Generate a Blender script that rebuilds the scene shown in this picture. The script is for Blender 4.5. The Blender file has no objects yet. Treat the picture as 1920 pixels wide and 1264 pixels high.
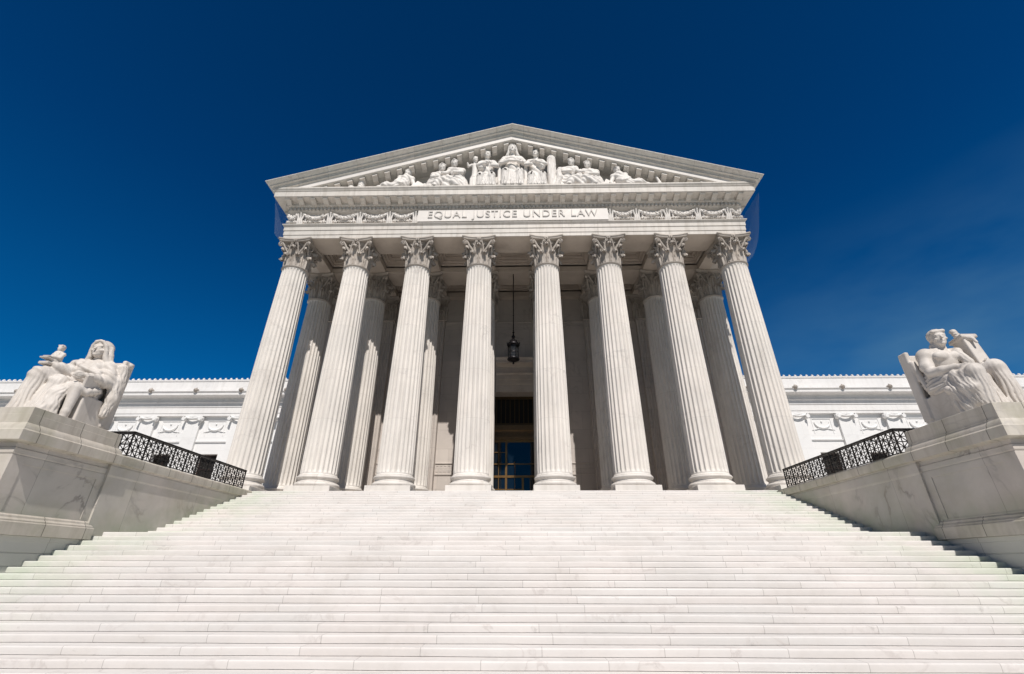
import bpy, math, random
import numpy as np
from mathutils import Vector, Matrix

# ------------------------------------------------------------------ camera, world, sun
sc = bpy.context.scene
COL = sc.collection
R = math.radians

CAM = (0.4165, -24.48, -3.279)
YAW, PITCH, ROLL = -0.01903, 0.46580, 0.00113
cd = bpy.data.cameras.new('camera')
cam = bpy.data.objects.new('camera', cd)
COL.objects.link(cam)
F = Vector((math.sin(YAW) * math.cos(PITCH), math.cos(YAW) * math.cos(PITCH), math.sin(PITCH)))
Rt = Vector((math.cos(YAW), -math.sin(YAW), 0.0))
Up = Rt.cross(F)
Rt, Up = (math.cos(ROLL) * Rt + math.sin(ROLL) * Up), (-math.sin(ROLL) * Rt + math.cos(ROLL) * Up)
m = Matrix((Rt, Up, -F)).transposed().to_4x4()
m.translation = Vector(CAM)
cam.matrix_world = m
cd.sensor_width = 36.0
cd.lens = 36.0 * 857.0 / 1920.0
cd.clip_start = 0.1
cd.clip_end = 3000
sc.camera = cam

SUN = Vector((0.18, -1.0, 1.284)).normalized()      # direction towards the sun
world = bpy.data.worlds.new("World")
sc.world = world
world.use_nodes = True
nt = world.node_tree
nt.nodes.clear()
wo = nt.nodes.new('ShaderNodeOutputWorld')
bg = nt.nodes.new('ShaderNodeBackground')
sky = nt.nodes.new('ShaderNodeTexSky')
sky.sky_type = 'NISHITA'
sky.sun_disc = False
sky.sun_elevation = math.asin(SUN.z)
sky.sun_rotation = math.atan2(SUN.x, SUN.y)
sky.altitude = 2500
sky.air_density = 1.0
sky.dust_density = 0.35
sky.ozone_density = 6.0
tint = nt.nodes.new('ShaderNodeMix')
tint.data_type = 'RGBA'
tint.blend_type = 'MULTIPLY'
tint.inputs[0].default_value = 1.0
tint.inputs[7].default_value = (0.04, 0.56, 0.93, 1)
nt.links.new(sky.outputs[0], tint.inputs[6])
# brighter towards the horizon, deeper (polarised) overhead; unseen sun side dimmed to cut fill
tz = nt.nodes.new('ShaderNodeTexCoord'); sz = nt.nodes.new('ShaderNodeSeparateXYZ')
nt.links.new(tz.outputs['Generated'], sz.inputs[0])
rz_ = nt.nodes.new('ShaderNodeValToRGB')
el = rz_.color_ramp.elements
el[0].position = 0.25; el[0].color = (0.020, 1.00, 1.48, 1)
el[1].position = 0.90; el[1].color = (0.012, 0.60, 1.02, 1)
for p_, c_ in ((0.40, (0.018, 0.91, 1.42, 1)), (0.62, (0.012, 0.70, 1.22, 1))):
    e_ = el.new(p_); e_.color = c_
nt.links.new(sz.outputs[2], rz_.inputs[0])
yr = nt.nodes.new('ShaderNodeMapRange')
yr.inputs[1].default_value = -0.55; yr.inputs[2].default_value = 0.15; yr.inputs[3].default_value = 0.40; yr.inputs[4].default_value = 1.0
nt.links.new(sz.outputs[1], yr.inputs[0])
vm_ = nt.nodes.new('ShaderNodeVectorMath'); vm_.operation = 'SCALE'
nt.links.new(rz_.outputs[0], vm_.inputs[0]); nt.links.new(yr.outputs[0], vm_.inputs['Scale'])
nt.links.new(vm_.outputs[0], tint.inputs[7])
# thin cirrus low in the sky
tc = nt.nodes.new('ShaderNodeTexCoord')
mp = nt.nodes.new('ShaderNodeMapping')
mp.inputs['Scale'].default_value = (1.2, 1.2, 3.0)
mp.inputs['Rotation'].default_value = (0.0, R(28), R(10))
nz = nt.nodes.new('ShaderNodeTexNoise')
nz.inputs['Scale'].default_value = 2.3
nz.inputs['Detail'].default_value = 5
nz.inputs['Roughness'].default_value = 0.5
cr = nt.nodes.new('ShaderNodeMapRange')
cr.inputs[1].default_value = 0.36
cr.inputs[2].default_value = 0.74
cr.inputs[3].default_value = 0.0
cr.inputs[4].default_value = 0.80
sx = nt.nodes.new('ShaderNodeSeparateXYZ')
mx = nt.nodes.new('ShaderNodeMapRange')
mx.inputs[1].default_value = 0.30
mx.inputs[2].default_value = 0.85
mz = nt.nodes.new('ShaderNodeMapRange')
mz.inputs[1].default_value = 0.56
mz.inputs[2].default_value = 0.34
mm = nt.nodes.new('ShaderNodeMath'); mm.operation = 'MULTIPLY'
mn = nt.nodes.new('ShaderNodeMath'); mn.operation = 'MULTIPLY'
L = nt.links.new
L(tc.outputs['Generated'], mp.inputs[0]); L(mp.outputs[0], nz.inputs['Vector'])
L(nz.outputs[0], cr.inputs[0]); L(tc.outputs['Generated'], sx.inputs[0])
L(sx.outputs[0], mx.inputs[0]); L(sx.outputs[2], mz.inputs[0])
L(mx.outputs[0], mm.inputs[0]); L(mz.outputs[0], mm.inputs[1])
L(mm.outputs[0], mn.inputs[0]); L(cr.outputs[0], mn.inputs[1])
cm = nt.nodes.new('ShaderNodeMix'); cm.data_type = 'RGBA'
cm.inputs[7].default_value = (2.2, 4.6, 6.6, 1)
L(mn.outputs[0], cm.inputs[0]); L(tint.outputs[2], cm.inputs[6])
L(cm.outputs[2], bg.inputs[0])
bg.inputs[1].default_value = 0.0595
L(bg.outputs[0], wo.inputs[0])

sd = bpy.data.lights.new('sun', 'SUN')
sd.energy = 5.0
sd.angle = R(0.5)
sd.color = (1.0, 0.943, 0.885)
so = bpy.data.objects.new('sun', sd)
COL.objects.link(so)
so.rotation_euler = SUN.to_track_quat('Z', 'Y').to_euler()
so.location = (30, -60, 70)

sc.view_settings.view_transform = 'Standard'
sc.view_settings.look = 'None'
sc.view_settings.exposure = -0.06
sc.cycles.diffuse_bounces = 4
sc.view_settings.gamma = 1.0
sc.view_settings.use_curve_mapping = False

# ------------------------------------------------------------------ materials
def nmat(name, rough=0.6, spec=0.3):
    mt = bpy.data.materials.new(name)
    mt.use_nodes = True
    b = mt.node_tree.nodes['Principled BSDF']
    b.inputs['Roughness'].default_value = rough
    b.inputs['Specular IOR Level'].default_value = spec
    return mt, mt.node_tree, b

def marble(name, ca, cb, vein=(0.30, 0.28, 0.27), vamt=0.35, joints=None, rough=0.55, stain=None, vscale=0.55,
           tintvar=0.10, jdark=0.45, bump=0.15, algae=False, streak=0.0, foot=False):
    """ca/cb = the two ground tints; joints = (width, height, z0, joint thickness)"""
    mt, t, b = nmat(name, rough, 0.25)
    N, Lk = t.nodes.new, t.links.new
    def math_(op, a, bb=None, c=None):
        n = N('ShaderNodeMath'); n.operation = op
        for i, v in enumerate((a, bb, c)):
            if v is None: continue
            if isinstance(v, (int, float)): n.inputs[i].default_value = v
            else: Lk(v, n.inputs[i])
        return n.outputs[0]
    def noise(scale, detail=4, rough=0.55, vec=None, dist=0.0):
        n = N('ShaderNodeTexNoise')
        n.inputs['Scale'].default_value = scale; n.inputs['Detail'].default_value = detail
        n.inputs['Roughness'].default_value = rough; n.inputs['Distortion'].default_value = dist
        Lk(vec if vec is not None else pos, n.inputs['Vector'])
        return n.outputs[0]
    def rng(v, a, bb, c=0.0, d=1.0):
        n = N('ShaderNodeMapRange'); Lk(v, n.inputs[0])
        for i, q in enumerate((a, bb, c, d)): n.inputs[i + 1].default_value = q
        return n.outputs[0]
    def mix(fac, c1, c2, bt='MIX'):
        n = N('ShaderNodeMix'); n.data_type = 'RGBA'; n.blend_type = bt
        if isinstance(fac, (int, float)): n.inputs[0].default_value = fac
        else: Lk(fac, n.inputs[0])
        for i, c in ((6, c1), (7, c2)):
            if isinstance(c, tuple): n.inputs[i].default_value = (*c, 1)
            else: Lk(c, n.inputs[i])
        return n.outputs[2]
    g = N('ShaderNodeNewGeometry'); pos = g.outputs['Position']
    base = mix(rng(noise(0.45, 5), 0.35, 0.65), ca, cb)
    jm = None
    if joints:
        w, h, z0, th = joints
        sp = N('ShaderNodeSeparateXYZ'); Lk(pos, sp.inputs[0])
        sn = N('ShaderNodeSeparateXYZ'); Lk(g.outputs['True Normal'], sn.inputs[0])
        side = math_('GREATER_THAN', math_('ABSOLUTE', sn.outputs[0]), math_('ABSOLUTE', sn.outputs[1]))
        u = math_('ADD', math_('MULTIPLY', sp.outputs[0], math_('SUBTRACT', 1.0, side)),
                  math_('MULTIPLY', sp.outputs[1], side))
        v = math_('DIVIDE', math_('SUBTRACT', sp.outputs[2], z0), h)
        row = math_('FLOOR', v)
        if algae:
            an_ = N('ShaderNodeAttribute'); an_.attribute_name = 'course'
            row = math_('ROUND', an_.outputs['Fac'])
        wn = N('ShaderNodeTexWhiteNoise'); wn.noise_dimensions = '1D'; Lk(row, wn.inputs['W'])
        u2 = math_('ADD', math_('DIVIDE', u, w), wn.outputs[0])
        cell = math_('FLOOR', u2)
        fu = math_('SUBTRACT', u2, cell)
        fv = math_('SUBTRACT', v, row)
        du = math_('MULTIPLY', math_('MINIMUM', fu, math_('SUBTRACT', 1.0, fu)), w)
        jm = math_('LESS_THAN', du, th)
        if jdark > 0 and h < 90 and not algae:
            dv = math_('MULTIPLY', math_('MINIMUM', fv, math_('SUBTRACT', 1.0, fv)), h)
            jm = math_('MAXIMUM', jm, math_('LESS_THAN', dv, th))
        cv = N('ShaderNodeCombineXYZ'); Lk(cell, cv.inputs[0]); Lk(row, cv.inputs[1])
        w2 = N('ShaderNodeTexWhiteNoise'); w2.noise_dimensions = '3D'; Lk(cv.outputs[0], w2.inputs['Vector'])
        sc_ = N('ShaderNodeSeparateColor'); Lk(w2.outputs[1], sc_.inputs[0])
        base = mix(math_('MULTIPLY', sc_.outputs[0], tintvar * 3), base, (cb[0] * 0.80, cb[1] * 0.80, cb[2] * 0.79))
        base = mix(math_('MULTIPLY', sc_.outputs[1], tintvar * 2), base, (ca[0] * 0.98, ca[1] * 0.90, ca[2] * 0.87))
        # each block has its own vein field
        off = N('ShaderNodeVectorMath'); off.operation = 'MULTIPLY_ADD'
        Lk(w2.outputs[1], off.inputs[0]); off.inputs[1].default_value = (9, 9, 9); Lk(pos, off.inputs[2])
        vpos = off.outputs[0]
    else:
        vpos = pos
    n1 = noise(vscale, 6, 0.55, vpos, 0.7)
    ridge = math_('ABSOLUTE', math_('SUBTRACT', n1, 0.5))
    vm = rng(ridge, 0.0, 0.022, 1.0, 0.0)
    patch = rng(noise(0.7, 2, 0.5, vpos), 0.48, 0.66)
    vfac = math_('MULTIPLY', math_('MULTIPLY', vm, patch), vamt)
    base = mix(vfac, base, vein)
    soft = rng(ridge, 0.0, 0.14, 1.0, 0.0)
    base = mix(math_('MULTIPLY', soft, vamt * 0.30), base, (vein[0] * 1.5, vein[1] * 1.5, vein[2] * 1.5))
    fine = rng(noise(9.0, 5, 0.65), 0.3, 0.75)
    base = mix(math_('MULTIPLY', fine, 0.10), base, (ca[0] * 0.7, ca[1] * 0.68, ca[2] * 0.65))
    if streak:
        ms = N('ShaderNodeMapping'); Lk(pos, ms.inputs[0]); ms.inputs['Scale'].default_value = (2.2, 2.2, 0.22)
        stn = rng(noise(1.6, 5, 0.6, ms.outputs[0]), 0.46, 0.72)
        base = mix(math_('MULTIPLY', stn, streak), base, (0.30, 0.26, 0.21))
    if stain:
        st = rng(noise(0.9, 5, 0.62), 0.45, 0.72)
        base = mix(math_('MULTIPLY', st, stain[1]), base, stain[0])
    if algae:   # green growth at both ends of the steps and spots of dirt
        sp2 = N('ShaderNodeSeparateXYZ'); Lk(pos, sp2.inputs[0])
        ed = rng(math_('ABSOLUTE', sp2.outputs[0]), 9.0, 13.2)
        ed = math_('MULTIPLY', ed, rng(noise(0.8, 4), 0.36, 0.62))
        base = mix(math_('MULTIPLY', ed, 0.55), base, (0.42, 0.52, 0.38))
        wear = rng(noise(0.6, 6, 0.68, None, 0.6), 0.50, 0.72)
        base = mix(math_('MULTIPLY', wear, 0.30), base, (0.50, 0.47, 0.43))
        sp3 = rng(noise(2.6, 6, 0.7), 0.63, 0.72)
        base = mix(math_('MULTIPLY', sp3, 0.35), base, (0.25, 0.23, 0.21))
    if foot:   # green growth where the wall meets the steps
        sp4 = N('ShaderNodeSeparateXYZ'); Lk(pos, sp4.inputs[0])
        line = math_('MAXIMUM', math_('MULTIPLY', math_('SUBTRACT', sp4.outputs[1], -1.49), 0.376), -2.3)
        hh_ = rng(math_('SUBTRACT', sp4.outputs[2], line), 0.05, 0.75, 1.0, 0.0)
        base = mix(math_('MULTIPLY', math_('MULTIPLY', hh_, rng(noise(1.3, 5), 0.30, 0.62)), 0.65), base, (0.30, 0.335, 0.245))
    if jm is not None:
        base = mix(math_('MULTIPLY', jm, jdark), base, (0.10, 0.09, 0.08))
    Lk(base, b.inputs['Base Color'])
    bp = N('ShaderNodeBump'); bp.inputs['Strength'].default_value = bump; bp.inputs['Distance'].default_value = 0.02
    Lk(noise(7.0, 6, 0.7), bp.inputs['Height'])
    Lk(bp.outputs[0], b.inputs['Normal'])
    return mt

WHITE = (0.76, 0.735, 0.705); WHITE2 = (0.70, 0.685, 0.665)
M_COL = marble('column_marble', (0.77, 0.73, 0.68), (0.68, 0.65, 0.61), vamt=0.30, vscale=0.5, streak=0.20,
               joints=(60.0, 2.85, 0.97, 0.006), tintvar=0.06, jdark=0.30)
M_ENT = marble('entablature_marble', (0.71, 0.67, 0.62), (0.61, 0.585, 0.545), vamt=0.35, streak=0.38,
               joints=(2.3, 80.0, -10.0, 0.007), tintvar=0.08, jdark=0.4)
M_RAKE = marble('raking_cornice_marble', (0.72, 0.70, 0.655), (0.62, 0.62, 0.585), vamt=0.55, vscale=0.9, streak=0.28,
                joints=(1.9, 80.0, -10.0, 0.008), tintvar=0.14, jdark=0.5)
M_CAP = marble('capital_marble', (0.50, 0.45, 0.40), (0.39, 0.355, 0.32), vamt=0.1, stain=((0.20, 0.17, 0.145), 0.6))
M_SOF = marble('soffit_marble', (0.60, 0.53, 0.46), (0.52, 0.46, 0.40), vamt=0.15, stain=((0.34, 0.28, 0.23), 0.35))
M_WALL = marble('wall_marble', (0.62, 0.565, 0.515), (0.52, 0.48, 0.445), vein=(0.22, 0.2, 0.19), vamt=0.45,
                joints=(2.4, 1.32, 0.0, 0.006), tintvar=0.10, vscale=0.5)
M_WING = marble('wing_marble', (0.80, 0.80, 0.795), (0.76, 0.765, 0.765), vamt=0.12, joints=(2.0, 1.1, 0.0, 0.008),
                tintvar=0.03, jdark=0.16)
M_WTRIM = marble('wing_trim_marble', (0.80, 0.79, 0.78), (0.74, 0.735, 0.73), vamt=0.15, streak=0.12)
M_PED = marble('pedestal_marble', (0.615, 0.555, 0.505), (0.50, 0.495, 0.455), vein=(0.17, 0.155, 0.145), vamt=0.75,
               joints=(3.3, 50.0, -20.0, 0.008), tintvar=0.10, vscale=0.42, jdark=0.4, stain=((0.42, 0.36, 0.27), 0.45), foot=True)
M_COPE = marble('coping_marble', (0.62, 0.58, 0.51), (0.52, 0.49, 0.43), vamt=0.3, streak=0.5,
                joints=(1.3, 50.0, -20.0, 0.012), tintvar=0.15, jdark=0.75, stain=((0.34, 0.33, 0.23), 0.55))
M_POD = marble('podium_marble', (0.56, 0.555, 0.52), (0.48, 0.485, 0.46), vamt=0.3, joints=(3.0, 50, -20, 0.008))
M_STEP = marble('step_marble', (0.72, 0.693, 0.668), (0.66, 0.645, 0.625), vein=(0.36, 0.32, 0.30), vamt=0.35,
                joints=(2.15, 0.14, 0.0, 0.006), tintvar=0.10, jdark=0.42, algae=True, bump=0.25, vscale=0.8)
M_PLAZA = marble('plaza_marble', (0.60, 0.575, 0.54), (0.52, 0.50, 0.47), vamt=0.3, joints=(1.5, 80, -10, 0.01))
M_STAT = marble('statue_marble', (0.68, 0.635, 0.585), (0.60, 0.565, 0.53), vein=(0.30, 0.27, 0.24), vamt=0.35,
                vscale=1.6, stain=((0.42, 0.37, 0.32), 0.45), streak=0.30)
M_FIG = marble('pediment_marble', (0.78, 0.745, 0.705), (0.72, 0.69, 0.66), vamt=0.1, vscale=2.0, stain=((0.5, 0.45, 0.4), 0.2))

def plain(name, col, rough=0.5, metal=0.0, nscale=6.0, var=0.3, spec=0.4):
    mt, t, b = nmat(name, rough, spec)
    b.inputs['Metallic'].default_value = metal
    g = t.nodes.new('ShaderNodeNewGeometry')
    n = t.nodes.new('ShaderNodeTexNoise'); n.inputs['Scale'].default_value = nscale; n.inputs['Detail'].default_value = 5
    t.links.new(g.outputs['Position'], n.inputs['Vector'])
    mx_ = t.nodes.new('ShaderNodeMix'); mx_.data_type = 'RGBA'
    mx_.inputs[6].default_value = (*[c * (1 - var) for c in col], 1)
    mx_.inputs[7].default_value = (*[min(1, c * (1 + var)) for c in col], 1)
    t.links.new(n.outputs[0], mx_.inputs[0]); t.links.new(mx_.outputs[2], b.inputs['Base Color'])
    return mt
M_IRON = plain('black_iron', (0.012, 0.010, 0.010), 0.45, 0.3)
M_LIRON = plain('lantern_iron', (0.018, 0.016, 0.018), 0.4, 0.6)
M_BRONZE = plain('door_bronze', (0.30, 0.17, 0.065), 0.36, 0.75)
M_BEAM = plain('beam_bronze', (0.17, 0.11, 0.055), 0.45, 0.5)
M_DBRONZE = plain('dark_bronze', (0.10, 0.065, 0.03), 0.45, 0.6)
M_DARK = plain('dark_interior', (0.012, 0.011, 0.010), 0.8)  # near-black colour standing in for unlit interiors
M_WINF = plain('window_bronze', (0.06, 0.035, 0.03), 0.5, 0.4)
M_ROOFT = marble('roof_tile_marble', (0.62, 0.60, 0.57), (0.55, 0.53, 0.50), vamt=0.1, streak=0.2)
M_FLOOR = marble('floor_marble', (0.42, 0.39, 0.36), (0.36, 0.34, 0.32), vamt=0.2, joints=(1.2, 80, -10, 0.01))
M_GRASS = plain('lawn_grass', (0.05, 0.08, 0.025), 0.9, 0.0, 2.0, 0.4)

mt, t, b = nmat('door_glass', 0.04, 0.8)
b.inputs['Base Color'].default_value = (0.006, 0.012, 0.02, 1)
M_GLASS = mt
mt, t, b = nmat('lantern_glass', 0.15, 0.5)
b.inputs['Base Color'].default_value = (0.05, 0.055, 0.06, 1)
b.inputs['Alpha'].default_value = 0.45
M_LGLASS = mt
mt, t, b = nmat('net_mesh', 0.8, 0.1)
b.inputs['Base Color'].default_value = (0.50, 0.56, 0.60, 1)
b.inputs['Alpha'].default_value = 0.13
M_NET = mt

# ------------------------------------------------------------------ mesh helpers
class MB:
    def __init__(s): s.v = []; s.f = []
    def add(s, vs, fs):
        o = len(s.v); s.v += [tuple(map(float, p)) for p in vs]; s.f += [tuple(i + o for i in f) for f in fs]
        return s
    def box(s, x0, x1, y0, y1, z0, z1):
        return s.add([(x0, y0, z0), (x1, y0, z0), (x1, y1, z0), (x0, y1, z0), (x0, y0, z1), (x1, y0, z1), (x1, y1, z1), (x0, y1, z1)],
                     [(3, 2, 1, 0), (4, 5, 6, 7), (0, 1, 5, 4), (1, 2, 6, 5), (2, 3, 7, 6), (3, 0, 4, 7)])
    def tube(s, pts, r, n=8, cap=True, sy=1.0):
        pts = [Vector(p) for p in pts]; rr = r if isinstance(r, (list, tuple)) else [r] * len(pts)
        vs = []; up = None
        for i, p in enumerate(pts):
            d = (pts[min(i + 1, len(pts) - 1)] - pts[max(i - 1, 0)]).normalized()
            if up is None:
                up = Vector((0, 0, 1)) if abs(d.z) < 0.9 else Vector((1, 0, 0))
            a = d.cross(up).normalized(); bb = a.cross(d).normalized(); up = bb
            for k in range(n):
                t_ = 2 * math.pi * k / n
                vs.append(p + a * (math.cos(t_) * rr[i]) + bb * (math.sin(t_) * rr[i] * sy))
        fs = []
        for i in range(len(pts) - 1):
            for k in range(n):
                k2 = (k + 1) % n
                fs.append((i * n + k, i * n + k2, (i + 1) * n + k2, (i + 1) * n + k))
        if cap:
            fs.append(tuple(range(n - 1, -1, -1))); fs.append(tuple((len(pts) - 1) * n + k for k in range(n)))
        return s.add(vs, fs)
    def lathe(s, prof, cx=0, cy=0, n=48, cap=True):
        vs = []; fs = []
        for r, z in prof:
            for k in range(n):
                t_ = 2 * math.pi * k / n; vs.append((cx + r * math.cos(t_), cy + r * math.sin(t_), z))
        m_ = len(prof)
        for i in range(m_ - 1):
            for k in range(n):
                k2 = (k + 1) % n; fs.append((i * n + k, i * n + k2, (i + 1) * n + k2, (i + 1) * n + k))
        if cap:
            fs.append(tuple(range(n - 1, -1, -1))); fs.append(tuple((m_ - 1) * n + k for k in range(n)))
        return s.add(vs, fs)
    def rectsweep(s, prof, x0, x1, y0, y1, top=True, bottom=True):
        """prof = [(outward offset, z)] swept round a rectangle"""
        vs = []
        for o, z in prof:
            vs += [(x0 - o, y0 - o, z), (x1 + o, y0 - o, z), (x1 + o, y1 + o, z), (x0 - o, y1 + o, z)]
        fs = []
        for i in range(len(prof) - 1):
            for k in range(4):
                k2 = (k + 1) % 4; fs.append((i * 4 + k, i * 4 + k2, (i + 1) * 4 + k2, (i + 1) * 4 + k))
        if bottom: fs.append((3, 2, 1, 0))
        if top: n = (len(prof) - 1) * 4; fs.append((n, n + 1, n + 2, n + 3))
        return s.add(vs, fs)
    def extrude_x(s, prof, x0, x1, flip=False):
        """closed profile [(y,z)] extruded along x"""
        n = len(prof)
        vs = [(x0, y, z) for y, z in prof] + [(x1, y, z) for y, z in prof]
        fs = [(i, (i + 1) % n, n + (i + 1) % n, n + i) for i in range(n)]
        fs += [tuple(range(n - 1, -1, -1)), tuple(range(n, 2 * n))]
        return s.add(vs, fs)
    def mesh(s, name, mat, smooth=None):
        me = bpy.data.meshes.new(name); me.from_pydata(s.v, [], s.f); me.update()
        me.materials.append(mat)
        import bmesh
        bm = bmesh.new(); bm.from_mesh(me); bmesh.ops.recalc_face_normals(bm, faces=bm.faces); bm.to_mesh(me); bm.free()
        if smooth is not None:
            me.shade_smooth()
            if smooth < 180: me.set_sharp_from_angle(angle=R(smooth))
        return me
    def build(s, name, mat, parent=None, smooth=None, loc=None):
        return link(name, s.mesh(name, mat, smooth), parent, loc)

def link(name, me, parent=None, loc=None):
    o = bpy.data.objects.new(name, me); COL.objects.link(o)
    if parent is not None: o.parent = parent
    if loc is not None: o.location = loc
    return o
def tag(o, label=None, cat=None, group=None, kind=None):
    if label: o['label'] = label
    if cat: o['category'] = cat
    if group: o['group'] = group
    if kind: o['kind'] = kind
    return o
def empty(name, loc=(0, 0, 0), parent=None, rz=0):
    o = bpy.data.objects.new(name, None); COL.objects.link(o); o.location = loc; o.rotation_euler = (0, 0, rz)
    o.empty_display_size = 0.5
    if parent is not None: o.parent = parent
    return o
def copy_tree(o, parent=None, loc=None, rz=None):
    c = o.copy(); COL.objects.link(c)
    if parent is not None: c.parent = parent
    if loc is not None: c.location = loc
    if rz is not None: c.rotation_euler = (0, 0, rz)
    for ch in list(o.children):
        copy_tree(ch, c)
    return c

# ------------------------------------------------------------------ dimensions
CS = 4.354
XS = [CS / 2 + 4 * k for k in range(4)]
XS = [-x for x in reversed(XS)] + XS
X8 = XS[-1]
HC = 15.926
TA = 0.89                      # half thickness of the architrave
XE = X8 + TA                   # end face of the entablature
TS, RS, YT, ELL = 0.384, 0.1445, -1.49, 1.85      # upper flight and the landing below it
TS2, RS2 = 0.356, 0.1405                          # lower flight
YW = 7.0                       # portico wall
YG = 14.0                      # wings
ZG = -16 * RS - 21 * RS2                  # plaza level

# ------------------------------------------------------------------ ground, steps
g = MB().add([(-600, -600, ZG - 0.05), (600, -600, ZG - 0.05), (600, 600, ZG - 0.05), (-600, 600, ZG - 0.05)], [(0, 1, 2, 3)])
tag(g.build('ground', M_GRASS), kind='structure')
g = MB().box(-60, 60, -70, -15.8, ZG - 0.04, ZG)
tag(g.build('plaza', M_PLAZA), kind='structure')
# terraces left and right behind the cheek walls, and the portico floor
for s in (-1, 1):
    x0, x1 = sorted((s * 13.3, s * 60))
    tag(MB().box(x0, x1, -9.2, 30, ZG, -0.02).build('terrace', M_PLAZA), kind='structure')
tag(MB().box(-13.29, 13.29, YT + 0.5, 30, -2.0, 0.0).build('portico_floor', M_FLOOR), kind='structure')

def nose(n):
    """y,z of the front top edge of tread n (0 = intermediate landing, 16 = portico floor)"""
    if n >= 1: return YT - (16 - n) * TS, -(16 - n) * RS
    return YT - 15 * TS - ELL + n * TS2, -16 * RS + n * RS2
prof = []
for n in range(16, -21, -1):
    y, z = nose(n)
    rs_ = RS if n >= 1 else RS2
    r = 0.028
    # tread back joint (written by the riser above), nosing curve, riser, joint recess
    pts = []
    for k in range(6):
        a = math.pi / 2 * k / 5
        pts.append((y + r - r * math.sin(a) if False else y + r * (1 - math.sin(a)), z - r + r * math.cos(a)))
    pts.append((y + 0.004, z - rs_ * 0.62))
    pts.append((y + 0.008, z - rs_ + 0.011))
    pts.append((y + 0.030, z - rs_ + 0.010))
    pts.append((y + 0.030, z - rs_ + 0.001))
    prof += pts
yl, zl = prof[-1]
prof += [(yl, zl - 0.5), (YT + 1.0, zl - 0.5), (YT + 1.0, 0.0)]
# split in x so each stone row can sag by a few millimetres
st = MB()
xs = np.linspace(-13.28, 13.28, 25)
n = len(prof)
vs = []
rnd = random.Random(3)
for i, x in enumerate(xs):
    for j, (y, z) in enumerate(prof):
        step = j // 10
        w = 0.0035 * math.sin(x * 0.9 + step * 1.7) + 0.002 * math.sin(x * 2.3 + step * 4.1) if j < n - 3 and step > 0 else 0
        vs.append((x, y, z + w))
fs = []
for i in range(len(xs) - 1):
    for j in range(n):
        j2 = (j + 1) % n
        fs.append((i * n + j, i * n + j2, (i + 1) * n + j2, (i + 1) * n + j))
st.add(vs, fs)
st_o = st.build('steps', M_STEP, smooth=40)
tag(st_o, kind='structure')
# stone course number of every face, used by the joints of the step marble
at = st_o.data.attributes.new('course', 'FLOAT', 'FACE')
at.data.foreach_set('value', [float((j + 1) // 10) if j < n - 3 else 0.0 for i in range(len(xs) - 1) for j in range(n)])

# ------------------------------------------------------------------ cheek walls with pedestals
def stair_wall(s, label):
    e = empty('stair_wall', (s * 14.5, -9, ZG)); tag(e, label, 'wall', 'pedestal walls flanking the steps')
    inv = Matrix.Translation((-s * 14.5, 9, -ZG))
    def put(mb, name, mat, smooth=None):
        o = mb.build(name, mat, e, smooth); o.matrix_parent_inverse = Matrix.Identity(4)
        for v in o.data.vertices: v.co = inv @ v.co
        return o
    def rs(prof, xa, xb, ya, yb):
        x0, x1 = sorted((s * xa, s * xb)); return MB().rectsweep(prof, x0, x1, ya, yb)
    # upper parapet wall beside the top flight
    put(rs([(0, -4.0), (0, -0.72), (0.02, -0.66), (0.02, -0.40), (0.0, -0.37), (0.0, -0.33)], 12.74, 13.35, -9.74, -1.50), 'parapet', M_PED)
    put(rs([(0.0, -0.33), (0.085, -0.31), (0.10, -0.27), (0.10, -0.05), (0.08, -0.02), (0.06, -0.005)], 12.74, 13.35, -9.56, -1.50), 'coping', M_COPE, 30)
    # pedestal body
    put(rs([(0, -2.10), (0, -0.66), (0.025, -0.62), (0.03, -0.50), (0.0, -0.47), (0, -0.36)], 12.82, 16.9, -12.72, -9.72), 'pedestal_block', M_PED)
    # inset panel frame on the pedestal faces (raised borders)
    fr = MB()
    xf = s * 12.82; xo = s * 12.802
    xa, xb = sorted((xf, xo))
    fr.box(xa, xb, -12.722, -12.36, -2.10, -0.67); fr.box(xa, xb, -10.02, -9.73, -2.10, -0.67)
    fr.box(xa, xb, -12.36, -10.02, -0.86, -0.67); fr.box(xa, xb, -12.36, -10.02, -2.10, -2.02)
    put(fr, 'panel_border', M_PED)
    put(rs([(0, -0.36), (0.04, -0.345), (0.18, -0.33), (0.21, -0.32), (0.21, -0.06), (0.18, -0.03), (0.17, -0.02), (0.155, 0.05), (0.10, 0.13),
            (0.075, 0.16), (0.075, 0.20), (0.045, 0.205), (0.045, 0.40), (0.04, 0.405), (0.04, 0.59), (0.03, 0.60)], 12.82, 16.9, -12.72, -9.76), 'pedestal_cornice', M_COPE, 30)
    put(rs([(0.155, -2.56), (0.155, -2.26), (0.14, -2.235), (0.12, -2.23), (0.12, -2.20), (0.10, -2.17), (0.07, -2.15), (0.06, -2.10), (0.02, -2.06), (0.0, -2.04)],
           12.82, 16.9, -12.72, -9.72), 'base_moulding', M_COPE, 30)
    lo = rs([(0, ZG - 0.3), (0, -3.93), (-0.018, -3.925), (-0.018, -3.90), (0, -3.895), (0, -3.30), (-0.018, -3.295), (-0.018, -3.275), (0, -3.27),
             (0, -2.98), (-0.02, -2.975), (-0.02, -2.955), (0, -2.95), (0, -2.69), (0.02, -2.685), (0.02, -2.565)], 12.78, 17.3, -13.3, -9.46)
    put(lo, 'podium', M_POD)
    return e
stair_wall(-1, 'marble pedestal wall left of the steps carrying the hooded woman statue')
stair_wall(1, 'marble pedestal wall right of the steps carrying the bare chested man statue')

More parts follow.
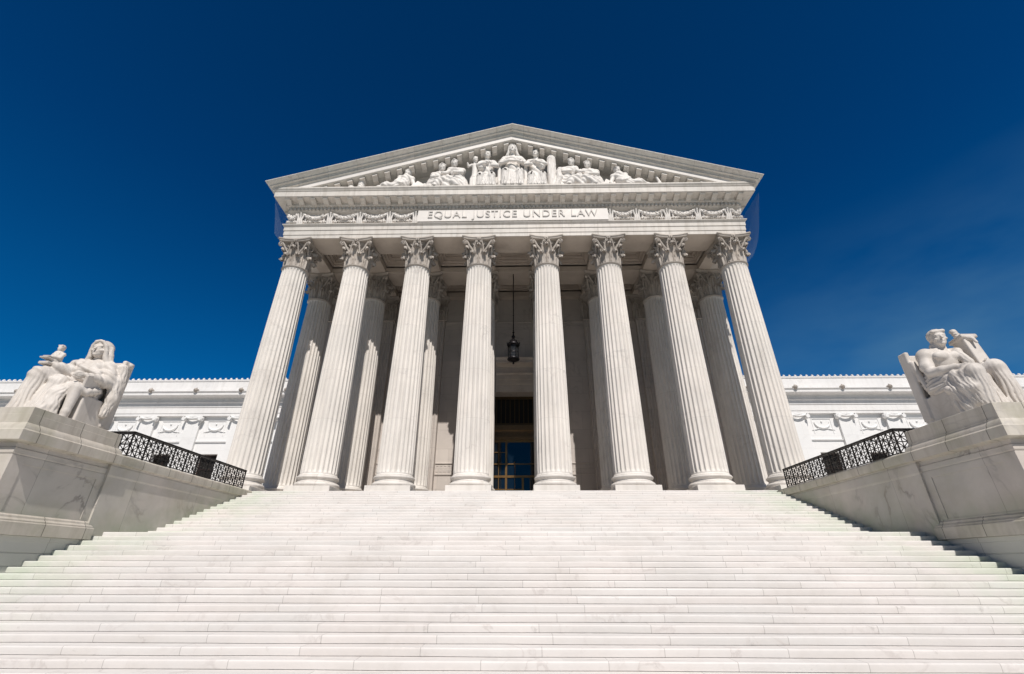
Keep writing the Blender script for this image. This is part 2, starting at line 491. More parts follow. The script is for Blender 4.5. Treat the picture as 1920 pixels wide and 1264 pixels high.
# ------------------------------------------------------------------ iron railings
def railing(s, label):
    e = empty('iron_railing', (s * 12.78, -9.3, 0.0)); tag(e, label, 'railing', 'black iron railings on the parapets')
    def mk(pa, pb, nb, endpost=True):
        pa, pb = Vector(pa), Vector(pb); d = pb - pa; Ln = d.length; u = d / Ln; w = Vector((-u.y, u.x, 0))
        def bar(a, b_, hw, ht, mb):      # a,b in (t along, z)
            A = pa + u * a[0] + Vector((0, 0, a[1])); B = pa + u * b_[0] + Vector((0, 0, b_[1]))
            dd = (B - A).normalized(); nn = w; q = dd.cross(nn).normalized()
            vs = []
            for P in (A, B):
                for (i, j) in ((-1, -1), (1, -1), (1, 1), (-1, 1)): vs.append(P + nn * (i * hw) + q * (j * ht))
            mb.add(vs, [(0, 1, 5, 4), (1, 2, 6, 5), (2, 3, 7, 6), (3, 0, 4, 7), (3, 2, 1, 0), (4, 5, 6, 7)])
        t = MB(); bar((-0.02, 0.82), (Ln + 0.02, 0.82), 0.04, 0.028, t); t.build('handrail', M_IRON, e)
        t = MB(); bar((0, 0.05), (Ln, 0.05), 0.02, 0.015, t); bar((0, 0.765), (Ln, 0.765), 0.015, 0.012, t); t.build('lower_rail', M_IRON, e)
        bw = Ln / nb
        for k in range(nb + 1):
            if k == 0 and not endpost: continue
            t = MB(); bar((k * bw, 0.0), (k * bw, 0.80), 0.02, 0.02, t); t.build('post', M_IRON, e)
        for k in range(nb):
            t = MB(); x0 = k * bw
            nsq = 2; sw = bw / nsq; sh = 0.70 / 2
            for i in range(nsq):
                for j in range(2):
                    a0 = x0 + i * sw; z0 = 0.06 + j * sh; a1 = a0 + sw; z1 = z0 + sh; ac = (a0 + a1) / 2; zc = (z0 + z1) / 2
                    for A, B in (((a0, z0), (a1, z1)), ((a0, z1), (a1, z0)), ((ac, z0), (ac, z1)), ((a0, zc), (a1, zc))): bar(A, B, 0.010, 0.0115, t)
                    bar((ac - 0.035, zc), (ac + 0.035, zc), 0.014, 0.045, t)
                    bar((a0, z0), (a0, z1), 0.012, 0.014, t); bar((a0, z1), (a1, z1), 0.012, 0.014, t)
            t.build('lattice_panel', M_IRON, e)
    mk((0, 0.02, 0), (0, 7.10, 0), 10)
    mk((0, 0.02, 0), (s * 2.2, 0.02, 0), 3, False)
railing(-1, 'black iron lattice railing rising to the left parapet by the woman statue')
railing(1, 'black iron lattice railing on the right parapet by the bare chested statue')

# ------------------------------------------------------------------ the courthouse
H = empty('courthouse', (0, 0, 0))
tag(H, 'white marble courthouse with Corinthian columned portico, pediment and two side wings', 'building')

# --- column
def spiral_band(mb, c, ux, uz, r0, turns, w, wdir, sgn=1, n=34, th=0.035):
    """ribbon spiral in the plane (ux,uz) of centre c, width w along wdir"""
    c = Vector(c); ux = Vector(ux); uz = Vector(uz); wd = Vector(wdir)
    vs = []; 
    for i in range(n + 1):
        t_ = i / n; a = sgn * (math.pi * 0.5 - turns * 2 * math.pi * t_); r = r0 * (1 - 0.86 * t_)
        d = ux * math.cos(a) + uz * math.sin(a)
        ww = w * (1 + 0.25 * t_)
        for rr, q in ((r, -1), (r, 1), (r - th, 1), (r - th, -1)):
            vs.append(c + d * rr + wd * (q * ww / 2))
    fs = []
    for i in range(n):
        for k in range(4):
            k2 = (k + 1) % 4; fs.append((i * 4 + k, i * 4 + k2, i * 4 + 4 + k2, i * 4 + 4 + k))
    mb.add(vs, fs)

def leaf(mb, ang, r0, z0, h, wid, curl, out, cx=0, cy=0, nu=9, nv=12):
    """acanthus leaf standing against the bell, lobed edge, tip curling out and over"""
    ca, sa = math.cos(ang), math.sin(ang)
    rows = []
    for j in range(nv + 1):
        t_ = j / nv
        if t_ < 0.70:
            q = t_ / 0.70; z = z0 + h * 0.92 * q; rr = r0 + out * 0.45 * q ** 2
        else:
            q = (t_ - 0.70) / 0.30; a = q * math.pi * 1.05
            z = z0 + h * 0.92 + curl * math.sin(a) * 0.75; rr = r0 + out * 0.45 + curl * (1 - math.cos(a)) * 0.62 + out * 0.3 * q
        wv = wid * (0.80 + 0.24 * abs(math.sin(t_ * math.pi * 3.0))) * (1 - 0.50 * max(0, t_ - 0.55) / 0.45)
        row = []
        for i in range(nu):
            u = (i / (nu - 1)) * 2 - 1
            rib = 0.040 * math.cos(u * math.pi * 3.0) + 0.040 * (1 - abs(u)) - 0.060 * u * u
            a2 = ang + u * wv / 2 / max(0.3, rr)
            R2 = rr + rib
            row.append((cx + R2 * math.cos(a2), cy + R2 * math.sin(a2), z - 0.05 * u * u * h * (0.5 + t_)))
        rows.append(row)
    vs = [p for r_ in rows for p in r_]; N1 = len(vs)
    # back skin
    for j, r_ in enumerate(rows):
        for (x, y, z) in r_:
            rr = math.hypot(x - cx, y - cy); k = (rr - 0.04) / rr
            dz = -0.035 if j > nv * 0.75 else 0
            vs.append((cx + (x - cx) * k, cy + (y - cy) * k, z + dz))
    fs = []
    for j in range(nv):
        for i in range(nu - 1):
            a = j * nu + i; fs.append((a, a + 1, a + nu + 1, a + nu)); b_ = a + N1; fs.append((b_ + nu, b_ + nu + 1, b_ + 1, b_))
    bnd = [i for i in range(nu)] + [j * nu + nu - 1 for j in range(1, nv + 1)] + [nv * nu + i for i in range(nu - 2, -1, -1)] + [j * nu for j in range(nv - 1, 0, -1)]
    for i in range(len(bnd)):
        a, b_ = bnd[i], bnd[(i + 1) % len(bnd)]; fs.append((a, a + N1, b_ + N1, b_))
    mb.add(vs, fs)

ZR = 13.78   # top of the shaft
def capital_mb(r=0.77, z0=ZR, z1=HC, full=True, half=1.1175):
    c = MB()
    hh = z1 - z0
    c.lathe([(r, z0 - 0.02), (r + 0.05, z0), (r + 0.085, z0 + 0.04), (r + 0.085, z0 + 0.075), (r + 0.04, z0 + 0.11), (r - 0.06, z0 + 0.13),
             (r - 0.15, z0 + 0.3), (r - 0.17, z0 + hh * 0.5), (r - 0.12, z0 + hh * 0.72), (r - 0.02, z0 + hh * 0.84), (r + 0.04, z0 + hh * 0.87), (r, z0 + hh * 0.88)], n=32)
    for k in range(8):
        leaf(c, 2 * math.pi * (k + 0.5) / 8, r - 0.03, z0 + 0.11, hh * 0.38, 0.54, 0.19, 0.15)
    for k in range(8):
        leaf(c, 2 * math.pi * k / 8, r - 0.07, z0 + 0.14, hh * 0.64, 0.50, 0.22, 0.22)
    for k in range(4):
        a = math.pi / 4 + k * math.pi / 2
        d = Vector((math.cos(a), math.sin(a), 0)); w = Vector((-d.y, d.x, 0))
        # stalks climbing to the corner volutes
        zt = z0 + hh * 0.80
        for q in (-1, 1):
            a0 = a + q * 0.42
            P0 = Vector((math.cos(a0) * (r + 0.05), math.sin(a0) * (r + 0.05), z0 + hh * 0.42))
            P1 = d * (r + 0.22) + w * (q * 0.16) + Vector((0, 0, z0 + hh * 0.66))
            P2 = d * (r + 0.46) + w * (q * 0.06) + Vector((0, 0, z0 + hh * 0.855))
            c.tube([P0, P0.lerp(P1, 0.5) + Vector((0, 0, 0.03)), P1, P1.lerp(P2, 0.5) + Vector((0, 0, 0.03)), P2], [0.05, 0.055, 0.06, 0.06, 0.05], 6)
            leaf(c, a0, r + 0.05, z0 + hh * 0.45, hh * 0.26, 0.28, 0.08, 0.10, nu=5, nv=8)
        cc = d * (r + 0.50) + Vector((0, 0, z0 + hh * 0.80 - 0.03))
        spiral_band(c, cc, d, Vector((0, 0, 1)), 0.175, 1.7, 0.13, w, 1, th=0.045)
        c.tube([cc - w * 0.09, cc + w * 0.09], 0.05, 8)
        # inner helices and fleuron on each face
        af = k * math.pi / 2; df = Vector((math.cos(af), math.sin(af), 0)); wf = Vector((-df.y, df.x, 0))
        for q in (-1, 1):
            hc = df * (r + 0.16) + wf * (q * 0.15) + Vector((0, 0, z0 + hh * 0.795))
            spiral_band(c, hc, wf * (-q), Vector((0, 0, 1)), 0.105, 1.4, 0.08, df, 1, n=22, th=0.03)
            c.tube([df * (r + 0.04) + wf * (q * 0.30) + Vector((0, 0, z0 + hh * 0.50)), df * (r + 0.10) + wf * (q * 0.27) + Vector((0, 0, z0 + hh * 0.68)),
                    df * (r + 0.15) + wf * (q * 0.18) + Vector((0, 0, z0 + hh * 0.85))], [0.04, 0.045, 0.04], 6)
        fl = df * (half - 0.26) + Vector((0, 0, z1 - 0.15))
        for kk in range(6):
            aa = kk * math.pi / 3
            p = fl + wf * (0.085 * math.cos(aa)) + Vector((0, 0, 0.085 * math.sin(aa))) + df * 0.02
            c.tube([p - df * 0.10, p + df * 0.05], [0.062, 0.045], 6)
        c.tube([fl - df * 0.05, fl + df * 0.11], [0.06, 0.04], 6)
        c.tube([fl + Vector((0, 0, -0.12)) - df * 0.08, fl + Vector((0, 0, -0.42)) - df * 0.10], [0.04, 0.03], 6)
    # abacus with concave sides
    pr = [(0.90, z1 - 0.235), (0.935, z1 - 0.225), (0.95, z1 - 0.16), (0.975, z1 - 0.12), (0.985, z1 - 0.11), (1.0, z1 - 0.10), (1.0, z1 - 0.02), (0.985, z1 - 0.006), (0.6, z1 - 0.006)]
    nside = 12
    out = []
    for k in range(4):
        a = k * math.pi / 2; df = Vector((math.cos(a), math.sin(a), 0)); wf = Vector((-df.y, df.x, 0))
        for i in range(nside + 1):
            u = (i / nside) * 2 - 1
            out.append(df * (half - 0.17 * (1 - u * u) - 0.02) + wf * (u * (half - 0.085)))
    nn = len(out); vs = []; fs = []
    for sc_, z in pr:
        for p in out: vs.append((p.x * sc_, p.y * sc_, z))
    for i in range(len(pr) - 1):
        for k in range(nn): k2 = (k + 1) % nn; fs.append((i * nn + k, i * nn + k2, (i + 1) * nn + k2, (i + 1) * nn + k))
    fs.append(tuple(range(nn - 1, -1, -1))); fs.append(tuple((len(pr) - 1) * nn + k for k in range(nn)))
    c.add(vs, fs)
    return c

def base_mb():
    c = MB()
    hp = 0.31; w = 1.135
    c.rectsweep([(0, 0.0), (0, hp - 0.012), (-0.012, hp)], -w, w, -w, w)
    R0 = 0.93
    def tor(rc, zc, rr, a0=-90, a1=90, k=8):
        return [(rc + rr * math.cos(R(a0 + (a1 - a0) * i / k)), zc + rr * math.sin(R(a0 + (a1 - a0) * i / k))) for i in range(k + 1)]
    p = [(R0, hp)] + tor(R0 + 0.085, hp + 0.115, 0.115) + [(R0 + 0.09, hp + 0.235), (R0 + 0.09, hp + 0.26)]
    p += [(R0 + 0.035, hp + 0.29), (R0 + 0.02, hp + 0.33), (R0 + 0.035, hp + 0.365), (R0 + 0.075, hp + 0.385), (R0 + 0.075, hp + 0.40)]
    p += tor(R0 + 0.055, hp + 0.475, 0.075) + [(R0 + 0.06, hp + 0.555), (R0 + 0.06, hp + 0.575), (R0 + 0.03, hp + 0.60), (R0, hp + 0.66)]
    c.lathe(p, n=56)
    return c

def shaft_mb():
    nf = 24; per = 8
    z0, z1 = 0.97, ZR
    zz = [z0, z0 + 0.03, z0 + 0.09, z0 + 0.2] + list(np.linspace(z0 + 1, z1 - 0.6, 10)) + [z1 - 0.26, z1 - 0.17, z1 - 0.11, z1 - 0.08, z1]
    vs = []
    for z in zz:
        t_ = (z - z0) / (z1 - z0)
        r = 0.93 - (0.93 - 0.775) * (t_ ** 1.6)
        dtop = min(1, max(0, (z1 - 0.08 - z) / 0.16)) ** 0.5
        dbot = min(1, max(0, (z - z0 - 0.03) / 0.16)) ** 0.5
        d = min(dtop, dbot)
        for k in range(nf * per):
            f = (k % per) / per      # 0..1 over one flute, fillet in first part
            if f < 0.19: dep = 0.0
            else:
                q = (f - 0.19) / 0.81; dep = math.sqrt(max(0, 1 - (2 * q - 1) ** 2))
            a = 2 * math.pi * (k + 0.0) / (nf * per)
            rr = r - 0.080 * dep * d * (r / 0.93)
            vs.append((rr * math.cos(a), rr * math.sin(a), z))
    n = nf * per; fs = []
    for i in range(len(zz) - 1):
        for k in range(n): k2 = (k + 1) % n; fs.append((i * n + k, i * n + k2, (i + 1) * n + k2, (i + 1) * n + k))
    fs.append(tuple(range(n - 1, -1, -1))); fs.append(tuple((len(zz) - 1) * n + k for k in range(n)))
    return MB().add(vs, fs)

me_base = base_mb().mesh('base', M_COL, 35)
me_shaft = shaft_mb().mesh('shaft', M_COL, 35)
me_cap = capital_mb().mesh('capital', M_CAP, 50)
colp = None
for yy in (0.0, 4.0):
    for x in XS:
        if colp is None:
            colp = empty('column', (x, yy, 0), H)
            link('base', me_base, colp); link('shaft', me_shaft, colp); link('capital', me_cap, colp)
        else:
            copy_tree(colp, H, (x, yy, 0))

# --- wall pilasters
def pilaster_mb():
    c = MB(); w = 0.78; n = 7; dpt = 0.42
    prof_ = []
    per = 8
    for k in range(n * per + 1):
        u = k / (n * per); f = (k % per) / per
        dep = 0 if f < 0.2 else math.sqrt(max(0, 1 - (2 * (f - 0.2) / 0.8 - 1) ** 2)) * 0.07
        prof_.append((-w + 2 * w * u, dep))
    ring = [(x, -dpt + d) for x, d in prof_] + [(w, 0), (-w, 0)]
    nn = len(ring); vs = []
    for z in (0.97, ZR):
        for x, y in ring: vs.append((x, y, z))
    fs = [(k, (k + 1) % nn, nn + (k + 1) % nn, nn + k) for k in range(nn)] + [tuple(range(nn - 1, -1, -1)), tuple(range(nn, 2 * nn))]
    c.add(vs, fs)
    c.rectsweep([(0.20, 0.0), (0.20, 0.31), (0.14, 0.32), (0.18, 0.42), (0.14, 0.52), (0.07, 0.60), (0.06, 0.66), (0.12, 0.74), (0.12, 0.80), (0.05, 0.86), (0.01, 0.97)], -w, w, -dpt, 0)
    return c
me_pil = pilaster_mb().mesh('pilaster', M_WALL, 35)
def pil_cap():
    c = MB(); w = 0.78; dpt = 0.42; z0 = ZR; hh = HC - ZR
    c.rectsweep([(0.0, z0 - 0.01), (0.06, z0), (0.085, z0 + 0.04), (0.06, z0 + 0.1), (-0.02, z0 + 0.14), (-0.02, z0 + hh * 0.6), (0.06, z0 + hh * 0.84), (0.10, z0 + hh * 0.88)], -w, w, -dpt, 0)
    c.rectsweep([(0.14, HC - 0.235), (0.20, HC - 0.2), (0.22, HC - 0.12), (0.26, HC - 0.10), (0.26, HC - 0.006)], -w, w, -dpt, 0)
    for i in range(3):
        x = (i - 1) * 0.52
        leaf(c, -math.pi / 2, 1.0, z0 + 0.13, hh * 0.36, 0.50, 0.14, 0.1, cx=x, cy=-dpt + 1.0)
    for i in range(4):
        x = (i - 1.5) * 0.52
        leaf(c, -math.pi / 2, 1.0, z0 + 0.14, hh * 0.62, 0.46, 0.17, 0.14, cx=x, cy=-dpt + 1.0)
    for q in (-1, 1):
        d = Vector((q * 0.7, -0.7, 0)).normalized(); wv = Vector((-d.y, d.x, 0))
        cc = Vector((q * (w + 0.05), -dpt - 0.08, z0 + hh * 0.78))
        spiral_band(c, cc, d, Vector((0, 0, 1)), 0.16, 1.6, 0.12, wv, 1, th=0.04)
        c.tube([Vector((q * 0.45, -dpt - 0.02, z0 + hh * 0.45)), Vector((q * 0.62, -dpt - 0.12, z0 + hh * 0.66)), cc + Vector((0, 0, 0.15))], 0.05, 6)
    return c
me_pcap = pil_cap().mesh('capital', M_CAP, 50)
for x in XS:
    p = empty('pilaster', (x, YW, 0), H)
    link('shaft', me_pil, p); link('capital', me_pcap, p)

# --- portico back wall with the doorway, and the block behind
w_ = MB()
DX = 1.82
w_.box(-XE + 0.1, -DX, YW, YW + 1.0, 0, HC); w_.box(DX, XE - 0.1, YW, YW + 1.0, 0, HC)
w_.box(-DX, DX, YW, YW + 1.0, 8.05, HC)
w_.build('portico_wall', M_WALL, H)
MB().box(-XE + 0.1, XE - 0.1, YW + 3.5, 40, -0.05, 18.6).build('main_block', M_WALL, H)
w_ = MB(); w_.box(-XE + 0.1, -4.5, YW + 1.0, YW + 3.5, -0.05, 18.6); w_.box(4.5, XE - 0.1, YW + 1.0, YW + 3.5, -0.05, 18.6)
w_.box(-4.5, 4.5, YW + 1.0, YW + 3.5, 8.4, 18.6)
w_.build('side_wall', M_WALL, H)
# wall band course, astragal and dado (run between the pilasters)
for i in range(7):
    xa, xb = XS[i] + 0.80, XS[i + 1] - 0.80
    bd = MB()
    bd.extrude_x([(YW, ZR - 0.30), (YW - 0.04, ZR - 0.30), (YW - 0.04, ZR - 0.02), (YW - 0.09, ZR + 0.02), (YW - 0.09, ZR + 0.09), (YW - 0.05, ZR + 0.12), (YW, ZR + 0.12)], xa, xb)
    bd.build('band_course', M_WALL, H)
    if i == 3: continue
    dd = MB()
    dd.extrude_x([(YW, 2.20), (YW - 0.05, 2.20), (YW - 0.06, 2.28), (YW, 2.30)], xa, xb)
    dd.extrude_x([(YW, 2.94), (YW - 0.06, 2.96), (YW - 0.05, 3.03), (YW, 3.03)], xa, xb)
    dd.rectsweep([(0.10, 0), (0.10, 0.55), (0.05, 0.62), (0.0, 0.66)], xa, xb, YW, YW + 0.2)
    nk = 9
    for k in range(nk):       # carved key band
        xx = xa + (xb - xa) * (k + 0.5) / nk; hw = (xb - xa) / nk * 0.36
        dd.box(xx - hw, xx + hw, YW - 0.02, YW, 2.42, 2.46); dd.box(xx - hw, xx - hw + 0.04, YW - 0.02, YW, 2.46, 2.84); dd.box(xx - hw + 0.04, xx + hw, YW - 0.02, YW, 2.80, 2.84)
    dd.build('dado_band', M_WALL, H)

# --- doorway
D = empty('doorway', (0, YW, 0), H)
def door_part(mb, name, mat, smooth=None):
    for i, v in enumerate(mb.v): mb.v[i] = (v[0], v[1] - YW, v[2])
    return mb.build(name, mat, D, smooth)
# surround: architrave and hood
a = MB()
for s in (-1, 1):
    x0, x1 = sorted((s * DX, s * (DX + 0.10))); a.box(x0, x1 if s > 0 else x1, YW - 0.10, YW, 0, 8.05)
    x0, x1 = sorted((s * (DX - 0.02), s * (DX + 0.0))); 
for s in (-1, 1):
    x0, x1 = sorted((s * (DX + 0.10), s * (DX + 0.12))); a.box(x0, x1, YW - 0.14, YW, 0, 8.15)
a.extrude_x([(YW, 8.05), (YW - 0.10, 8.05), (YW - 0.10, 8.62), (YW - 0.14, 8.64), (YW - 0.14, 8.98), (YW - 0.18, 9.0), (YW - 0.18, 9.35), (YW - 0.26, 9.42), (YW - 0.26, 9.55), (YW, 9.55)], -1.37, 1.37)
a.extrude_x([(YW, 9.55), (YW - 0.12, 9.55), (YW - 0.12, 9.98), (YW - 0.22, 10.05), (YW - 0.30, 10.12), (YW - 0.62, 10.14), (YW - 0.62, 10.36), (YW - 0.72, 10.50), (YW - 0.72, 10.56), (YW, 10.62)], -1.37, 1.37)
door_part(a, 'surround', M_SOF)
yd = YW + 0.95
j = MB(); j.box(-DX + 0.001, -DX + 0.05, YW + 0.02, yd, 0.002, 8.04); j.box(DX - 0.05, DX - 0.001, YW + 0.02, yd, 0.002, 8.04)
door_part(j, 'jamb', M_SOF)
gr = MB()
gr.box(-DX + 0.05, DX - 0.05, yd, yd + 0.1, 7.86, 8.04); gr.box(-DX + 0.05, DX - 0.05, yd - 0.04, yd + 0.1, 5.86, 6.02)
for k in range(11):
    x = -DX + 0.16 + k * (2 * DX - 0.32) / 10; gr.box(x - 0.03, x + 0.03, yd + 0.02, yd + 0.08, 6.02, 7.86)
door_part(gr, 'transom_grille', M_DBRONZE)
bm_ = MB(); bm_.extrude_x([(yd + 0.1, 4.80), (yd - 0.10, 4.80), (yd - 0.12, 5.02), (yd - 0.05, 5.05), (yd - 0.05, 5.40), (yd - 0.14, 5.50), (yd - 0.16, 5.85), (yd + 0.1, 5.858)], -DX + 0.05, DX - 0.05)
door_part(bm_, 'transom_beam', M_BEAM)
fr = MB()
yf = yd + 0.03
for x, hw, z0, z1, m2 in ((-1.62, 0.14, 0, 4.8, 0), (1.60, 0.16, 0, 4.8, 0), (-0.60, 0.07, 0, 4.8, 0), (-1.12, 0.022, 0, 4.8, 0), (0.55, 0.075, 0, 2.3, 0), (0.02, 0.018, 2.3, 3.1, 0), (1.05, 0.02, 0, 2.3, 0), (0.0, 0.02, 0, 2.3, 0)):
    fr.box(x - hw, x + hw, yf - 0.03, yf + 0.03, z0, z1)
for z, hh_, x0, x1 in ((3.12, 0.035, -1.5, 1.5), (2.27, 0.075, -1.5, 1.5), (1.42, 0.03, -1.5, 0.5), (0.12, 0.12, -1.5, 1.5), (0.75, 0.03, -1.5, -0.6), (3.93, 0.022, -1.5, -0.65), (4.72, 0.08, -1.5, 1.5)):
    fr.box(x0, x1, yf - 0.045, yf + 0.02, z - hh_, z + hh_)
door_part(fr, 'door_frame', M_BRONZE)
hd = MB(); hd.tube([(0.02, yf - 0.10, 2.35), (0.02, yf - 0.13, 2.7), (-0.03, yf - 0.13, 3.2), (0.05, yf - 0.12, 3.3)], 0.018, 6)
door_part(hd, 'door_handle', M_BRONZE)
gl = MB(); gl.box(-DX + 0.05, DX - 0.05, yd + 0.052, yd + 0.07, 0.0, 4.8)
door_part(gl, 'door_glass', M_GLASS)
dk = MB(); dk.box(-DX + 0.02, DX - 0.02, yd + 0.16, yd + 0.2, 0.0, 8.0)  # near-black sheet, the dark of the unlit space behind the door as colour
door_part(dk, 'dark_backing', M_DARK)

# --- portico beams, ceiling
c = MB()
# front architrave body as closed profile beam
for yc in (0.0, 4.0):
    if yc == 0: c.box(-XE + 0.05, XE - 0.05, -TA + 0.05, TA, HC, 17.4)
    else: c.box(-XE + 0.05, XE - 0.05, 4 - TA, 4 + TA, HC, 17.4)
c.box(-XE + 0.05, XE - 0.05, YW - 0.45, YW + 1.0, HC, 17.4)
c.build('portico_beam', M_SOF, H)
for x in XS:
    for (ya, yb) in ((TA, 4 - TA), (4 + TA, YW - 0.45)):
        MB().box(x - 0.84, x + 0.84, ya, yb, HC + 0.01, 17.4).build('cross_beam', M_SOF, H)
c = MB()
for i in range(7):
    xa, xb = XS[i] + 0.84, XS[i + 1] - 0.84
    for (ya, yb) in ((TA, 4 - TA), (4 + TA, YW - 0.45)):
        # stepped coffer
        for k, (o, z) in enumerate(((0.0, 16.35), (0.12, 16.55), (0.26, 16.75), (0.40, 16.95))):
            z2 = z + 0.2
            c.box(xa, xb, ya, ya + 0.12 + o, z + 0.002 * k, z2 + 0.6) if k == 0 else None
            c.rectsweep([(-o, z), (-o, z + 0.12), (-o - 0.05, z + 0.15), (-o - 0.05, z + 0.21)], xa, xb, ya, yb, False, False)
            c.add([(xa + o, ya + o, z), (xb - o, ya + o, z), (xb - o, yb - o, z), (xa + o, yb - o, z),
                   (xa + o - 0.14, ya + o - 0.14, z), (xb - o + 0.14, ya + o - 0.14, z), (xb - o + 0.14, yb - o + 0.14, z), (xa + o - 0.14, yb - o + 0.14, z)],
                  [(0, 1, 5, 4), (1, 2, 6, 5), (2, 3, 7, 6), (3, 0, 4, 7)])
c.box(-XE + 0.06, XE - 0.06, -TA + 0.06, YW + 1, 17.12, 17.39)
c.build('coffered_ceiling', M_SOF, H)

# --- entablature around the whole block (rect -XE..XE, -TA..40)
arch = MB().rectsweep([(-0.9, HC + 0.004), (0, HC), (0, 16.19), (0.035, 16.20), (0.035, 16.54), (0.075, 16.55), (0.075, 16.82), (0.10, 16.85), (0.17, 16.93), (0.19, 16.95),
                       (0.19, 17.0), (0.02, 17.02)], -XE, XE, -TA, 40, False, False)
arch.build('architrave', M_ENT, H, 30)
FRZ = -0.12      # frieze face set back
fr = MB().rectsweep([(0.02, 17.02), (FRZ, 17.03), (FRZ, 18.02), (FRZ + 0.02, 18.03)], -XE, XE, -TA, 40, False, False)
fr.build('frieze', M_ENT, H)
co = MB().rectsweep([(FRZ + 0.02, 18.03), (FRZ + 0.08, 18.05), (FRZ + 0.16, 18.14), (0.10, 18.18), (0.10, 18.42), (0.22, 18.44), (0.26, 18.50), (0.26, 18.70), (0.30, 18.72),
                     (0.82, 18.745), (0.82, 18.775), (0.85, 18.78), (0.85, 19.19), (0.89, 19.21), (0.91, 19.28), (0.97, 19.36), (0.97, 19.46), (0.90, 19.47)], -XE, XE, -TA, 40, True, False)
# dentils and modillions
nd = 118
for k in range(nd):
    x = -XE + (k + 0.5) * 2 * XE / nd
    co.box(x - 0.07, x + 0.07, -TA - 0.20, -TA - 0.06, 18.20, 18.40)
for s in (-1, 1):
    for k in range(50):
        y = -TA + 0.1 + k * 0.257; x0, x1 = sorted((s * (XE + 0.06), s * (XE + 0.20))); co.box(x0, x1, y - 0.07, y + 0.07, 18.20, 18.40)
co.build('cornice', M_ENT, H, 30)
def modillion(mb, x, y, z, ux, uy):
    """scroll bracket, projecting along (ux,uy)"""
    wx, wy = -uy, ux
    pr = [(0.0, 0.0), (0.0, -0.25), (0.10, -0.27), (0.20, -0.20), (0.33, -0.13), (0.42, -0.13), (0.48, -0.08), (0.48, 0.0)]
    vs = []
    for q in (-0.17, 0.17):
        for a_, b_ in pr: vs.append((x + ux * a_ + wx * q, y + uy * a_ + wy * q, z + b_))
    n = len(pr); fs = [(i, (i + 1) % n, n + (i + 1) % n, n + i) for i in range(n)] + [tuple(range(n - 1, -1, -1)), tuple(range(n, 2 * n))]
    mb.add(vs, fs)
NM = 37
mo = MB(); modillion(mo, 0, 0, 0, 0, -1); me_mod = mo.mesh('modillion', M_ENT)
for k in range(NM):
    link('modillion', me_mod, H, (-XE + 0.05 + k * (2 * XE - 0.1) / (NM - 1), -TA - 0.28, 18.735))
for s in (-1, 1):
    for k in range(8):
        o = link('modillion', me_mod, H, (s * (XE + 0.28), -TA + 0.7 + k * 0.82, 18.735)); o.rotation_euler = (0, 0, s * math.pi / 2)

# --- raking cornice
SL = 0.317; ZA = 24.91
def ztop(x): return ZA - SL * abs(x)
rk = [(1.33, 0.0), (1.38, -0.015), (1.38, -0.06), (1.34, -0.10), (1.26, -0.16), (1.16, -0.21), (1.12, -0.24), (1.12, -0.33), (1.02, -0.34), (0.98, -0.36), (0.98, -0.46), (0.955, -0.47), (0.955, -0.58), (0.90, -0.60), (0.82, -0.66),
      (0.82, -0.98), (0.80, -1.02), (0.20, -1.04), (0.0, -1.05)]
YTY = -TA + 0.60      # tympanum plane
for s in (-1, 1):
    c = MB(); vs = []; fs = []
    for o, dz in rk:
        xe = XE + o
        y = -TA - o
        vs.append((s * xe, y, ztop(xe) + dz)); vs.append((0, y, ZA + dz))
    # back edge of soffit to tympanum
    vs.append((s * XE, YTY - 0.01, ztop(XE) - 1.06)); vs.append((0, YTY - 0.01, ZA - 1.06))
    n = len(rk) + 1
    for i in range(n - 1): fs.append((2 * i, 2 * i + 1, 2 * i + 3, 2 * i + 2))
    # top: slopes back to roof
    vs += [(s * (XE + 1.30), 3.0, ztop(XE + 1.30)), (0, 3.0, ZA)]
    fs.append((0, 1, 2 * n + 1, 2 * n))
    # outer end return along the eaves
    m0 = len(vs)
    for o, dz in rk[:15]:
        xe = XE + o; vs.append((s * xe, 3.0, ztop(xe) + dz))
    for i in range(14): fs.append((2 * i, 2 * i + 2, m0 + i + 1, m0 + i))
    c.add(vs, fs)
    c.build('raking_cornice', M_RAKE if True else M_ENT, H, 30)
# bright lower fascia of the rake (own stone colour), slightly proud
for s in (-1, 1):
    c = MB()
    x1 = XE + 0.35
    pr = [(0.84, -0.64), (0.84, -0.985), (0.79, -1.015), (0.70, -0.64)]
    vs = []
    for o, dz in pr: vs += [(s * x1, -TA - o, ztop(x1) + dz), (0, -TA - o, ZA + dz)]
    fs = [(0, 1, 3, 2), (2, 3, 5, 4), (4, 5, 7, 6), (6, 7, 1, 0), (0, 2, 4, 6), (1, 3, 5, 7)]
    c.add(vs, fs); c.build('rake_fascia', M_FIG, H)
